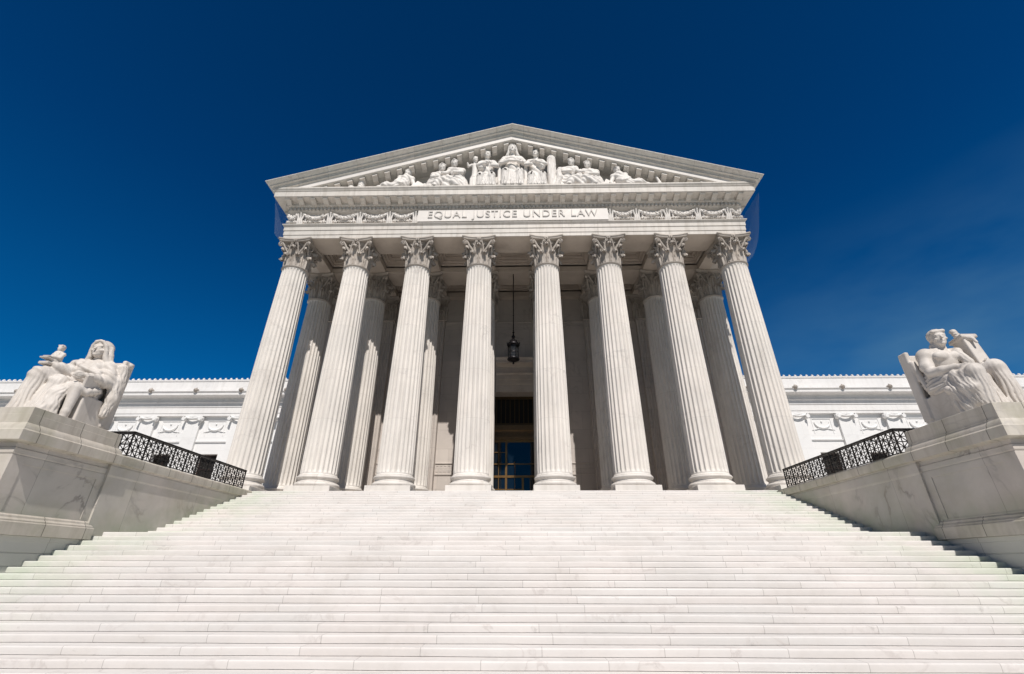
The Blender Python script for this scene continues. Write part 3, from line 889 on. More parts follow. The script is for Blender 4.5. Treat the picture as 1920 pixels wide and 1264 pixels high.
# raking modillions
for s in (-1, 1):
    for k in range(17):
        mo = MB()
        x = s * (0.45 + k * 0.82)
        if abs(x) > 13.3: continue
        y0 = -TA - 0.28; zt = ztop(x) - 1.045
        w2 = 0.17; vs = []
        for q in (-w2, w2):
            for a_, b_ in ((-0.20, 0.0), (-0.20, -0.32), (0.08, -0.32), (0.18, -0.25), (0.32, -0.18), (0.44, -0.16), (0.44, 0.0)):
                vs.append((x + q, y0 - a_, zt + b_ - SL * s * q))
        n = 7; fs = [(i, (i + 1) % n, n + (i + 1) % n, n + i) for i in range(n)] + [tuple(range(n - 1, -1, -1)), tuple(range(n, 2 * n))]
        mo.add(vs, fs)
        mo.build('raking_modillion', M_ENT, H)
ty = MB().add([(-XE, YTY, 19.40), (XE, YTY, 19.40), (XE, YTY, ztop(XE) - 1.0), (0, YTY, ZA - 1.0), (-XE, YTY, ztop(XE) - 1.0),
               (-XE, YTY + 0.6, 19.40), (XE, YTY + 0.6, 19.40), (XE, YTY + 0.6, ztop(XE) - 1.0), (0, YTY + 0.6, ZA - 1.0), (-XE, YTY + 0.6, ztop(XE) - 1.0)],
              [(0, 1, 2, 3, 4), (9, 8, 7, 6, 5), (0, 5, 6, 1), (1, 6, 7, 2), (2, 7, 8, 3), (3, 8, 9, 4), (4, 9, 5, 0)])
ty.build('tympanum', M_FIG, H)
rf = MB()
xe = XE + 1.30
rf.add([(-xe, 2.9, ztop(xe)), (0, 2.9, ZA), (xe, 2.9, ztop(xe)), (-xe, 40, ztop(xe)), (0, 40, ZA), (xe, 40, ztop(xe)), (-xe + 0.5, 2.9, 19.45), (xe - 0.5, 2.9, 19.45), (-xe + 0.5, 40, 19.45), (xe - 0.5, 40, 19.45)],
       [(0, 1, 4, 3), (1, 2, 5, 4), (6, 7, 2, 1, 0), (3, 4, 5, 9, 8), (6, 0, 3, 8), (7, 9, 5, 2), (6, 8, 9, 7)])
rf.build('roof', M_ROOFT, H)

# --- frieze: inscription tablet and garlands
tb = MB().box(-6.28, 6.28, -TA - 0.24, -TA + 0.10, 17.035, 17.96)
tb.build('inscription_tablet', M_FIG, H)
cu = bpy.data.curves.new('inscription', 'FONT')
cu.body = 'EQUAL JUSTICE UNDER LAW'
cu.size = 0.80; cu.extrude = 0.035; cu.align_x = 'CENTER'; cu.align_y = 'CENTER'; cu.space_character = 1.12; cu.space_word = 1.3
to = bpy.data.objects.new('tmp_text', cu); COL.objects.link(to)
dg = bpy.context.evaluated_depsgraph_get()
tm = bpy.data.meshes.new_from_object(to.evaluated_get(dg))
bpy.data.objects.remove(to)
w_t = max(v.co.x for v in tm.vertices) - min(v.co.x for v in tm.vertices)
cx_t = (max(v.co.x for v in tm.vertices) + min(v.co.x for v in tm.vertices)) / 2
cy_t = (max(v.co.y for v in tm.vertices) + min(v.co.y for v in tm.vertices)) / 2
k = 11.2 / w_t
for v in tm.vertices:
    x, y, z = v.co; v.co = ((x - cx_t) * k, -TA - 0.245 - 0.02 - z, 17.50 + (y - cy_t) * 1.0)
tm.materials.clear(); tm.materials.append(plain('shaded_letter_stone', (0.62, 0.59, 0.56), 0.7, 0, 4, 0.1))  # darker than the tablet: the letters' grey shading put into their colour
link('inscription', tm, H)

def garland(x0, x1, s):
    g_ = MB(); n = 22; y = -TA - 0.02
    rn = random.Random(int(abs(x0 * 10)))
    pts = []; rr = []
    for i in range(n + 1):
        t_ = i / n; x = x0 + (x1 - x0) * t_; sag = 4 * t_ * (1 - t_)
        pts.append((x, y - 0.10 - 0.06 * sag, 17.80 - 0.40 * sag)); rr.append(0.075 + 0.075 * sag + 0.03 * math.sin(i * 2.1))
    g_.tube(pts, rr, 7)
    for i in range(2, n - 1):     # fruit and leaf lumps
        for q in range(3):
            p = Vector(pts[i]) + Vector((rn.uniform(-0.05, 0.05), rn.uniform(-0.13, -0.04), rn.uniform(-0.12, 0.10)))
            g_.tube([p - Vector((0.05, 0, 0.0)), p, p + Vector((0.05, 0, 0.02))], [0.03, rn.uniform(0.05, 0.075), 0.03], 6)
    # lower carved band
    for i in range(12):
        x = x0 + (x1 - x0) * (i + 0.5) / 12
        z = 17.16 + 0.03 * math.sin(i * 2.3)
        g_.tube([(x - 0.09, y - 0.06, z), (x, y - 0.14, z + 0.05), (x + 0.09, y - 0.06, z)], [0.03, 0.07, 0.03], 6)
    # hanging ribbon ends
    for xe_, q in ((x0 + 0.16 * (1 if x1 > x0 else -1), -1), (x1 - 0.16 * (1 if x1 > x0 else -1), 1)):
        g_.tube([(xe_, y - 0.06, 17.80), (xe_ + 0.03 * q, y - 0.12, 17.5), (xe_ - 0.03 * q, y - 0.06, 17.12)], [0.05, 0.045, 0.06], 6)
    return g_
def upright(x):
    g_ = MB(); y = -TA - 0.02
    for q in (-1, 0, 1):
        g_.tube([(x + q * 0.14, y - 0.05, 17.05), (x + q * 0.11, y - 0.16, 17.35), (x + q * 0.17, y - 0.10, 17.70), (x + q * 0.20, y - 0.16, 17.86)], [0.09, 0.07, 0.06, 0.075 if q else 0.09], 7)
    g_.tube([(x, y - 0.1, 17.80), (x, y - 0.18, 17.94)], [0.09, 0.05], 7)
    return g_
UX = [6.45, 8.18, 10.18, 12.18, 14.18]
for s in (-1, 1):
    for i, x in enumerate(UX):
        upright(s * x).build('palmette', M_FIG, H, 60)
        if i < 4: garland(s * (x + 0.22), s * (UX[i + 1] - 0.22), s).build('garland', M_FIG, H, 60)
    garland(s * 14.40, s * 15.02, s).build('garland', M_FIG, H, 60)

# ------------------------------------------------------------------ wings
me_wcap = None
def wing(s):
    W = empty('wing', (s * XE, YG, 0), H)
    def put(mb, name, mat, smooth=None):
        for i, v in enumerate(mb.v): mb.v[i] = (v[0] - s * XE, v[1] - YG, v[2])
        return mb.build(name, mat, W, smooth)
    XO = 50.0
    xa, xb = sorted((s * XE, s * XO))
    wins = [s * (22 + 4 * k) for k in range(-1, 7)]
    # wall with window openings: rows of boxes
    wl = MB(); wl.box(xa, xb, YG, YG + 1, 5.20, 9.0)
    edges = sorted([xa, xb] + [x + q for x in wins for q in (-0.82, 0.82)])
    for i in range(0, len(edges), 2): wl.box(edges[i], edges[i + 1], YG, YG + 1, -0.05, 5.20)
    put(wl, 'wall', M_WING)
    put(MB().box(xa, xb, YG + 1.0, YG + 18, -0.05, 11.0), 'rear_block', M_WING)
    cr_ = MB()
    cr_.extrude_x([(YG + 1, 8.45), (YG - 0.28, 8.45), (YG - 0.28, 8.66), (YG - 0.32, 8.68), (YG - 0.32, 9.2), (YG - 0.37, 9.22), (YG - 0.37, 9.55), (YG - 0.45, 9.62), (YG - 0.45, 9.72), (YG - 0.36, 9.76),
                   (YG - 0.36, 10.02), (YG - 0.55, 10.06), (YG - 1.02, 10.12), (YG - 1.02, 10.34), (YG - 1.10, 10.40), (YG - 1.12, 10.44), (YG + 1, 10.5)], xa, xb)
    put(cr_, 'cornice', M_WTRIM)
    pa = MB()
    pa.extrude_x([(YG + 1, 10.50), (YG - 0.42, 10.50), (YG - 0.42, 10.92), (YG - 0.30, 10.94), (YG - 0.30, 11.62), (YG - 0.36, 11.66), (YG - 0.38, 11.76), (YG - 0.33, 11.80), (YG + 1, 11.86)], xa, xb)
    put(pa, 'parapet', M_WTRIM)
    an = MB(); k = 0
    x = xa + 0.25
    while x < xb:
        an.tube([(x, YG - 0.2, 11.80), (x, YG - 0.2, 11.93), (x, YG - 0.2, 12.0)], [0.20, 0.14, 0.03], 8, sy=0.5); x += 0.50
    put(an, 'roof_cresting', M_WTRIM)
    x = 20.0
    while x < XO:
        ln = MB()
        c_ = (s * x, YG - 1.10, 10.52)
        ln.tube([(c_[0], YG - 0.95, 10.50), (c_[0], YG - 1.2, 10.53), (c_[0], YG - 1.28, 10.50)], [0.20, 0.17, 0.08], 9)
        ln.tube([(c_[0], YG - 1.08, 10.62), (c_[0], YG - 1.05, 10.78)], [0.09, 0.03], 6)
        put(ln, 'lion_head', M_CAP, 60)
        x += 4.0
    # pilasters with scroll capitals
    x = 20.0
    while x < 48:
        P = MB(); X = s * x
        P.box(X - 0.62, X + 0.62, YG - 0.22, YG + 0.1, 0, 8.15)
        P.rectsweep([(0.0, 8.15), (0.05, 8.17), (0.05, 8.22), (0.0, 8.24), (0.02, 8.30), (0.14, 8.34), (0.14, 8.445)], X - 0.62, X + 0.62, YG - 0.22, YG + 0.1)
        for q in (-1, 1):
            cc = Vector((X + q * 0.70, YG - 0.36, 8.14))
            spiral_band(P, cc, Vector((q, 0, 0)), Vector((0, 0, 1)), 0.235, 1.6, 0.30, Vector((0, 1, 0)), 1, th=0.06)
            P.tube([cc + Vector((0, -0.20, 0)), cc + Vector((0, 0.2, 0))], 0.15, 10)
        P.tube([(X - 0.62, YG - 0.38, 8.30), (X - 0.3, YG - 0.46, 8.20), (X, YG - 0.48, 8.16), (X + 0.3, YG - 0.46, 8.20), (X + 0.62, YG - 0.38, 8.30)], 0.085, 8)
        put(P, 'pilaster', M_WING, 40); x += 4.0
    for X in wins:
        B = MB(); 
        B.extrude_x([(YG, 6.18), (YG - 0.10, 6.18), (YG - 0.12, 6.26), (YG, 6.28)], X - 1.42, X + 1.42)
        B.extrude_x([(YG, 8.02), (YG - 0.05, 8.02), (YG - 0.06, 8.08), (YG, 8.09)], X - 0.80, X + 0.80)
        for q in (-1, 1): B.box(X + q * 0.80 - 0.03, X + q * 0.80 + 0.03, YG - 0.035, YG, 6.75, 8.02)
        # carved wreath
        pts = [(X + 0.62 * math.cos(math.pi + math.pi * i / 14), YG - 0.05, 7.72 + 0.50 * math.sin(math.pi + math.pi * i / 14)) for i in range(15)]
        B.tube(pts, [0.05 + 0.05 * math.sin(math.pi * i / 14) for i in range(15)], 7)
        for q in (-1, 1): B.tube([(X + q * 0.25, YG - 0.04, 7.22), (X + q * 0.6, YG - 0.05, 7.12), (X + q * 0.95, YG - 0.03, 7.06)], [0.05, 0.04, 0.02], 6)
        B.tube([(X, YG - 0.02, 7.78), (X, YG - 0.09, 7.74)], [0.09, 0.05], 7)
        put(B, 'wreath_panel', M_WING, 40)
        wn_ = empty('window', (X - s * XE, 0, 0), W)
        f_ = MB(); f_.box(-0.82, -0.74, 0.40, 0.5, 0.6, 5.2); f_.box(0.74, 0.82, 0.40, 0.5, 0.6, 5.2); f_.box(-0.74, 0.74, 0.40, 0.5, 5.10, 5.2); f_.box(-0.03, 0.03, 0.40, 0.46, 0.6, 5.10)
        for z in (1.7, 2.85, 4.0): f_.box(-0.74, 0.74, 0.41, 0.46, z - 0.03, z + 0.03)
        f_.build('frame', M_WINF, wn_)
        MB().box(-0.82, 0.82, 0.52, 0.55, -0.05, 5.2).build('pane', M_DARK, wn_)
    return W
wing(-1); wing(1)

# ------------------------------------------------------------------ hanging lantern
LN = empty('hanging_lantern', (-0.02, 3.45, 9.0))
tag(LN, 'black iron lantern hanging on a long rod in front of the bronze door', 'lantern')
rod = MB().tube([(0, 0, 1.6), (0, 0, 8.0)], 0.035, 8)
for k in range(5): rod.lathe([(0.02, 2.2 + k * 1.2), (0.06, 2.25 + k * 1.2), (0.02, 2.3 + k * 1.2)], n=8)
rod.build('rod', M_LIRON, LN, 40)
cg = MB()
for k in range(6):
    a = k * math.pi / 3; cg.tube([(0.34 * math.cos(a), 0.34 * math.sin(a), 0.10), (0.34 * math.cos(a), 0.34 * math.sin(a), 1.15)], 0.03, 6)
for z, r_ in ((0.10, 0.40), (1.15, 0.42)):
    cg.lathe([(r_ - 0.1, z - 0.05), (r_, z - 0.05), (r_ + 0.02, z), (r_, z + 0.06), (r_ - 0.1, z + 0.06)], n=12)
cg.lathe([(0.36, 0.55), (0.37, 0.57), (0.36, 0.60), (0.34, 0.57)], n=12, cap=False)
cg.build('cage', M_LIRON, LN, 40)
rt = MB().lathe([(0.42, 1.20), (0.40, 1.26), (0.28, 1.34), (0.20, 1.50), (0.12, 1.58), (0.09, 1.66), (0.13, 1.74), (0.13, 1.80), (0.06, 1.90), (0.05, 2.05), (0.09, 2.12), (0.03, 2.2)], n=12)
for k in range(6):
    a = k * math.pi / 3; rt.tube([(0.40 * math.cos(a), 0.40 * math.sin(a), 1.2), (0.44 * math.cos(a), 0.44 * math.sin(a), 1.33), (0.38 * math.cos(a), 0.38 * math.sin(a), 1.40)], [0.03, 0.03, 0.01], 6)
rt.build('canopy', M_LIRON, LN, 40)
MB().lathe([(0.05, -0.25), (0.08, -0.18), (0.04, -0.12), (0.16, -0.04), (0.34, 0.02), (0.34, 0.05)], n=12).build('finial', M_LIRON, LN, 40)
MB().lathe([(0.315, 0.16), (0.315, 1.10)], n=6, cap=False).build('glass_panes', M_LGLASS, LN)

# ------------------------------------------------------------------ bird nets at both ends of the portico
for s, lab in ((-1, 'pale bird netting draped from the cornice at the left portico corner'), (1, 'pale bird netting draped from the cornice at the right portico corner')):
    nb = MB()
    if s > 0: pts = [(16.28, 18.9), (16.07, 18.0), (15.83, 17.0), (15.64, 16.2), (15.46, 15.5), (15.30, 15.0), (15.10, 14.5), (14.85, 14.0), (14.70, 13.72)]
    else: pts = [(15.93, 18.9), (15.75, 18.0), (15.52, 17.0), (15.35, 16.2), (15.28, 15.8)]
    ys = [-1.55, -0.5, 1.0, 2.5, 4.2]
    vs = [(s * x, y, z) for y in ys for x, z in pts]; n = len(pts)
    fs = [(i * n + j, i * n + j + 1, (i + 1) * n + j + 1, (i + 1) * n + j) for i in range(len(ys) - 1) for j in range(n - 1)]
    nb.add(vs, fs); o = nb.build('bird_net', M_NET, None, 60); tag(o, lab, 'net', 'bird nets on the portico corners')

# ------------------------------------------------------------------ carved figures: signed distance fields turned into meshes
class Field:
    def __init__(s, lo, hi, h):
        s.lo = np.array(lo, float); s.h = h
        s.n = np.ceil((np.array(hi) - s.lo) / h).astype(int) + 1
        s.d = np.full(tuple(s.n), 9.0, np.float32)
    def region(s, a, b_):
        i0 = np.maximum(0, np.floor((np.array(a) - s.lo) / s.h).astype(int)); i1 = np.minimum(s.n, np.ceil((np.array(b_) - s.lo) / s.h).astype(int) + 1)
        if np.any(i1 <= i0): return None
        sl = tuple(slice(i0[k], i1[k]) for k in range(3))
        X, Y, Z = np.meshgrid(*[(s.lo[k] + s.h * np.arange(i0[k], i1[k])).astype(np.float32) for k in range(3)], indexing='ij')
        return sl, X, Y, Z
    def merge(s, sl, dn, k, sub=False):
        a = s.d[sl]
        if sub:
            b_ = -dn; hh = np.clip(0.5 - 0.5 * (a - b_) / k, 0, 1); s.d[sl] = a * (1 - hh) + b_ * hh + k * hh * (1 - hh)
        else:
            hh = np.clip(0.5 + 0.5 * (a - dn) / k, 0, 1); s.d[sl] = a * (1 - hh) + dn * hh - k * hh * (1 - hh)
    def wr(s, dn, X, Y, Z, w):
        if w:
            (fx, fy, fz), amp = w
            ph = 2.1 * (fx * X + fy * Y + fz * Z) + 2.0 * np.sin(2.3 * Z + 1.7 * Y) + 1.4 * np.sin(3.1 * X - 1.9 * Y)
            q = np.sin(ph)
            dn = dn - 1.25 * amp * (1.5 * np.abs(np.sin(ph * 0.5)) - 0.75 + 0.35 * q)
        return dn
    def cap(s, a, b_, ra, rb=None, k=0.05, sub=False, w=None, fold=None):
        a = np.array(a, float); b_ = np.array(b_, float); rb = ra if rb is None else rb
        mrg = max(ra, rb) + k + 0.1
        r_ = s.region(np.minimum(a, b_) - mrg, np.maximum(a, b_) + mrg)
        if r_ is None: return s
        sl, X, Y, Z = r_; ab = b_ - a; L2 = max(1e-9, float(ab @ ab))
        px, py, pz = X - a[0], Y - a[1], Z - a[2]
        t = np.clip((px * ab[0] + py * ab[1] + pz * ab[2]) / L2, 0, 1)
        qx, qy, qz = px - t * ab[0], py - t * ab[1], pz - t * ab[2]
        dn = np.sqrt(qx * qx + qy * qy + qz * qz) - (ra + (rb - ra) * t)
        if fold:
            nf, amp, ph0, tw = fold
            u = ab / math.sqrt(L2); e1 = np.cross(u, [0.3, 0.9, 0.31]); e1 /= np.linalg.norm(e1); e2 = np.cross(u, e1)
            phi = np.arctan2(qx * e2[0] + qy * e2[1] + qz * e2[2], qx * e1[0] + qy * e1[1] + qz * e1[2])
            q = np.sin(nf * phi + ph0 + tw * t + 0.6 * np.sin(3 * t * 3 + phi * 2))
            dn = dn - amp * (0.35 + 0.65 * t) * (np.abs(q) * 1.6 - 0.8)
        dn = s.wr(dn, X, Y, Z, w)
        s.merge(sl, dn.astype(np.float32), k, sub); return s
    def chain(s, pts, rr, k=0.05, **kw):
        for i in range(len(pts) - 1): s.cap(pts[i], pts[i + 1], rr[i], rr[i + 1], k, **kw)
        return s
    def ell(s, c, r, rot=None, k=0.05, sub=False, w=None):
        c = np.array(c, float); r = np.array(r, float); mrg = r.max() + k + 0.1
        r_ = s.region(c - mrg, c + mrg)
        if r_ is None: return s
        sl, X, Y, Z = r_; X2, Y2, Z2 = X - c[0], Y - c[1], Z - c[2]
        if rot is not None:
            q = np.array(rot); X2, Y2, Z2 = [q[0, i] * X2 + q[1, i] * Y2 + q[2, i] * Z2 for i in range(3)]
        k0 = np.sqrt((X2 / r[0]) ** 2 + (Y2 / r[1]) ** 2 + (Z2 / r[2]) ** 2)
        k1 = np.sqrt((X2 / r[0] ** 2) ** 2 + (Y2 / r[1] ** 2) ** 2 + (Z2 / r[2] ** 2) ** 2) + 1e-6
        dn = k0 * (k0 - 1) / k1
        dn = s.wr(dn, X, Y, Z, w)
        s.merge(sl, dn.astype(np.float32), k, sub); return s
    def box(s, c, hf, rnd=0.03, rot=None, k=0.02, sub=False, w=None):
        c = np.array(c, float); hf = np.array(hf, float); mrg = np.linalg.norm(hf) + k + 0.1
        r_ = s.region(c - mrg, c + mrg)
        if r_ is None: return s
        sl, X, Y, Z = r_; X2, Y2, Z2 = X - c[0], Y - c[1], Z - c[2]
        if rot is not None:
            q = np.array(rot); X2, Y2, Z2 = [q[0, i] * X2 + q[1, i] * Y2 + q[2, i] * Z2 for i in range(3)]
        ax, ay, az = np.abs(X2) - hf[0] + rnd, np.abs(Y2) - hf[1] + rnd, np.abs(Z2) - hf[2] + rnd
        dn = np.sqrt(np.maximum(ax, 0) ** 2 + np.maximum(ay, 0) ** 2 + np.maximum(az, 0) ** 2) + np.minimum(np.maximum(ax, np.maximum(ay, az)), 0) - rnd
        dn = s.wr(dn, X, Y, Z, w)
        s.merge(sl, dn.astype(np.float32), k, sub); return s
    def cut_below(s, z):
        zz = s.lo[2] + s.h * np.arange(s.n[2]); s.d = np.maximum(s.d, (z - zz)[None, None, :].astype(np.float32)); return s
    def to_mb(s, origin=(0, 0, 0)):
        v = s.d.copy()
        v[0], v[-1], v[:, 0], v[:, -1], v[:, :, 0], v[:, :, -1] = [9] * 6
        S_ = v < 0; nx, ny, nz = v.shape
        cn = [(i, j, k) for i in (0, 1) for j in (0, 1) for k in (0, 1)]
        def sub_(A, c): return A[c[0]:nx - 1 + c[0], c[1]:ny - 1 + c[1], c[2]:nz - 1 + c[2]]
        tot = sum(sub_(S_, c).astype(np.int8) for c in cn)
        act = (tot > 0) & (tot < 8)
        ids = np.argwhere(act); idx = -np.ones(act.shape, np.int64); idx[act] = np.arange(len(ids))
        I, J, K = ids.T
        acc = np.zeros((len(ids), 3)); cnt = np.zeros(len(ids))
        for a in cn:
            for ax in range(3):
                if a[ax]: continue
                b_ = list(a); b_[ax] = 1
                va = v[I + a[0], J + a[1], K + a[2]]; vb = v[I + b_[0], J + b_[1], K + b_[2]]
                mk = (va < 0) != (vb < 0)
                t = np.where(mk, va / np.where(mk, va - vb, 1), 0)
                p = np.array(a, float)[None, :].repeat(len(ids), 0); p[:, ax] += t
                acc += p * mk[:, None]; cnt += mk
        P = (acc / cnt[:, None] + ids) * s.h + s.lo - np.array(origin)
        fs = []
        for ax in range(3):
            o1, o2 = [q for q in range(3) if q != ax]
            A = S_; Bm = np.roll(S_, -1, ax)
            e = A != Bm
            sl = [slice(1, -1)] * 3
            E_ = np.argwhere(e)
            ok = np.all(E_ >= 1, 1) & np.all(E_ < np.array(v.shape) - 1, 1); E_ = E_[ok]
            def cell(d1, d2):
                q = E_.copy(); q[:, o1] += d1; q[:, o2] += d2; return idx[q[:, 0], q[:, 1], q[:, 2]]
            quad = np.stack([cell(-1, -1), cell(0, -1), cell(0, 0), cell(-1, 0)], 1)
            ins = A[E_[:, 0], E_[:, 1], E_[:, 2]]
            flip = ins if ax != 1 else ~ins
            quad[~flip] = quad[~flip][:, ::-1]
            fs.append(quad[np.all(quad >= 0, 1)])
        fs = np.concatenate(fs)
        return P, fs
    def build(s, name, mat, parent=None, origin=(0, 0, 0), loc=None):
        P, fs = s.to_mb(origin)
        me = bpy.data.meshes.new(name)
        me.vertices.add(len(P)); me.vertices.foreach_set('co', P.astype(np.float32).ravel())
        me.loops.add(len(fs) * 4); me.loops.foreach_set('vertex_index', fs.astype(np.int32).ravel())
        me.polygons.add(len(fs)); me.polygons.foreach_set('loop_start', np.arange(0, len(fs) * 4, 4, dtype=np.int32))
        me.update(calc_edges=True); me.validate(); me.materials.append(mat); me.shade_smooth()
        return link(name, me, parent, loc)

def rotz(a, pitch=0.0, roll=0.0):
    """frame whose -Y axis looks towards angle a from -Y (positive = towards +X); pitch bows the head"""
    return np.array(Matrix.Rotation(a, 3, 'Z') @ Matrix.Rotation(pitch, 3, 'X') @ Matrix.Rotation(roll, 3, 'Y'))

def head(f, c, s, yaw=0.0, pitch=0.0, hood=False, beard=False, fine=True, hair='short'):
    """c = centre of the head, s = chin to crown"""
    q = rotz(yaw, pitch); c = np.array(c, float)
    P = lambda x, y, z: c + q @ np.array([x, y, z]) * s
    E3 = lambda r: [v * s for v in r]
    f.ell(P(0, .08, .12), E3((.345, .42, .38)), q, k=.03 * s)
    f.ell(P(0, -.10, -.10), E3((.275, .29, .37)), q, k=.05 * s)
    f.ell(P(0, -.16, -.31), E3((.20, .21, .17)), q, k=.06 * s)
    f.cap(P(0, .10, -.25), P(0, .16, -.80), .20 * s, .25 * s, k=.08 * s)
    if fine:
        f.cap(P(-.17, -.335, .085), P(.17, -.335, .085), .050 * s, k=.05 * s)
        for e in (-1, 1):
            f.ell(P(e * .135, -.40, -.005), E3((.080, .045, .040)), q, k=.03 * s, sub=True)
            f.ell(P(e * .135, -.335, -.010), E3((.062, .045, .036)), q, k=.012 * s)
            f.ell(P(e * .20, -.27, -.14), E3((.09, .08, .07)), q, k=.05 * s)
            f.ell(P(e * .335, .03, -.03), E3((.035, .075, .11)), q, k=.02 * s)
        f.cap(P(0, -.38, .05), P(0, -.475, -.125), .034 * s, .055 * s, k=.035 * s)
        f.cap(P(-.065, -.375, -.235), P(.065, -.375, -.235), .036 * s, k=.025 * s)
        f.cap(P(-.085, -.43, -.238), P(.085, -.43, -.238), .012 * s, k=.012 * s, sub=True)
        f.cap(P(-.045, -.37, -.275), P(.045, -.37, -.275), .034 * s, k=.025 * s)
        f.ell(P(0, -.33, -.40), E3((.10, .085, .075)), q, k=.05 * s)
    if hood:
        ww = ((9 / s, 0, 5 / s), .016 * s) if fine else None
        f.ell(P(0, .13, .14), E3((.40, .43, .40)), q, k=.02 * s, w=ww)
        rim = [(0, -.30, .40), (.17, -.31, .34), (.31, -.24, .14), (.36, -.16, -.12), (.37, -.08, -.42), (.47, .00, -.72)]
        for e in (-1, 1):
            f.chain([P(e * a, b_, c_) for a, b_, c_ in rim], [.075 * s, .08 * s, .085 * s, .095 * s, .12 * s, .14 * s], k=.02 * s)
            f.chain([P(e * .36, .10, .10), P(e * .42, .14, -.30), P(e * .50, .16, -.72)], [.12 * s, .15 * s, .18 * s], k=.05 * s, fold=(5, .02 * s, .4, 1))
            f.cap(P(0, -.27, .27), P(e * .26, -.20, .08), .06 * s, .06 * s, k=.02 * s, w=((50 / s, 0, 50 / s), .012 * s) if fine else None)
        f.ell(P(0, .27, -.30), E3((.40, .28, .50)), q, k=.08 * s, w=ww)
    elif hair:
        f.ell(P(0, .12, .17), E3((.385, .42, .375)), q, k=.02 * s, w=((26 / s, 18 / s, 22 / s), .010 * s) if fine else None)
        f.cap(P(-.22, -.24, .30), P(.22, -.24, .30), .095 * s, k=.03 * s, w=((40 / s, 0, 0), .015 * s) if fine else None)
        f.ell(P(0, .30, -.12), E3((.28, .17, .26)), q, k=.05 * s)
    if beard:
        f.ell(P(0, -.30, -.44), E3((.17, .13, .22)), q, k=.05 * s, w=((30 / s, 0, 12 / s), .02 * s))

def hand(f, wrist, tips_dir, s, side_dir, curl_dir, k=.012):
    """palm, four unequal bent fingers and a thumb; s = hand length"""
    w = np.array(wrist, float); d = np.array(tips_dir, float); d /= np.linalg.norm(d)
    sd_ = np.array(side_dir, float); sd_ -= d * (sd_ @ d); sd_ /= np.linalg.norm(sd_)
    cd_ = np.array(curl_dir, float); cd_ -= d * (cd_ @ d); cd_ /= np.linalg.norm(cd_)
    f.cap(w, w + d * .25 * s, .16 * s, .18 * s, k=k * 2)
    for u in (-.5, 0, .5): f.cap(w + d * .12 * s + sd_ * u * .22 * s, w + d * .48 * s + sd_ * u * .40 * s, .11 * s, .095 * s, k=k * 2)
    for i, (u, ln) in enumerate(((-.31, .40), (-.10, .50), (.10, .52), (.31, .44))):
        a = w + d * .48 * s + sd_ * u * .62 * s; b_ = a + (d * .9 + cd_ * .25) * ln * .5 * s; c_ = b_ + (d * .45 + cd_ * .9) * ln * .5 * s
        f.cap(a, b_, .066 * s, .058 * s, k=k); f.cap(b_, c_, .058 * s, .046 * s, k=k)
    a = w + d * .12 * s - sd_ * .20 * s; b_ = a + (d * .6 - sd_ * .6 + cd_ * .3) * .28 * s; c_ = b_ + (d * .9 + cd_ * .4) * .22 * s
    f.cap(a, b_, .085 * s, .07 * s, k=k * 2); f.cap(b_, c_, .07 * s, .052 * s, k=k)

def foot(f, ank, dr, s, k=.02):
    a = np.array(ank, float); d = np.array(dr, float); d /= np.linalg.norm(d); sd_ = np.cross(d, [0, 0, 1])
    f.cap(a, a - np.array([0, 0, .20 * s]) - d * .12 * s, .15 * s, .15 * s, k=k * 2)
    f.cap(a - np.array([0, 0, .15 * s]), a + d * .50 * s - np.array([0, 0, .25 * s]), .15 * s, .11 * s, k=k * 2)
    for i in range(5):
        u = (i - 2) * .085 * s; L_ = (.66, .68, .65, .61, .56)[i]
        f.cap(a + d * .42 * s + sd_ * u - np.array([0, 0, .26 * s]), a + d * L_ * s + sd_ * u * 1.15 - np.array([0, 0, .29 * s]), .06 * s, .048 * s, k=k * .6)

# --- hooded woman on the left pedestal -------------------------------------------------
HS = 0.024
SL_ = empty('seated_statue', (-14.3, -10.5, 0.60))
tag(SL_, 'marble statue of a seated hooded woman in robes on the left pedestal', 'statue', 'large seated statues on the pedestals')
def field_L(lo, hi, h=HS): return Field(lo, hi, h)
OL = (-14.3, -10.5, 0.60)
f = Field((-15.75, -12.75, 0.50), (-12.95, -9.6, 4.05), HS)
wv = ((3.0, 9.0, 7.0), .022)
# torso and shoulders in a mantle
f.ell((-14.22, -10.25, 1.95), (.58, .48, .45), k=.12, w=wv)
f.cap((-14.22, -10.20, 2.05), (-14.18, -10.18, 2.72), .42, .34, k=.12, w=((3, 5, 8), .030))
f.chain([(-14.62, -10.42, 2.95), (-14.2, -10.62, 2.62), (-13.75, -10.46, 2.50)], [.10, .13, .12], k=.05, w=((6, 4, 12), .020))
f.chain([(-14.60, -10.50, 2.62), (-14.2, -10.66, 2.35), (-13.80, -10.55, 2.25)], [.10, .13, .12], k=.05, w=((6, 4, 12), .020))
f.cap((-13.80, -10.14, 2.85), (-14.62, -10.22, 2.88), .20, .20, k=.14, w=((9, 4, 3), .015))
f.ell((-14.18, -10.32, 2.76), (.38, .27, .28), k=.12, w=((7, 3, 6), .016))
head(f, (-14.16, -10.30, 3.46), .66, yaw=R(8), pitch=R(0), hood=True)
# near arm: sleeve down to the elbow, forearm across the lap to the open book
f.chain([(-13.76, -10.14, 2.84), (-13.56, -10.24, 2.42), (-13.50, -10.36, 2.22)], [.20, .19, .18], k=.08, w=((5, 6, 10), .022))
f.chain([(-13.48, -10.32, 2.20), (-13.50, -10.75, 2.22), (-13.55, -11.02, 2.22)], [.16, .13, .09], k=.06, w=((3, 12, 4), .016))
hand(f, (-13.56, -11.04, 2.21), (-.35, -1, -.1), .34, (.2, 0, 1), (-1, -.2, -.2))
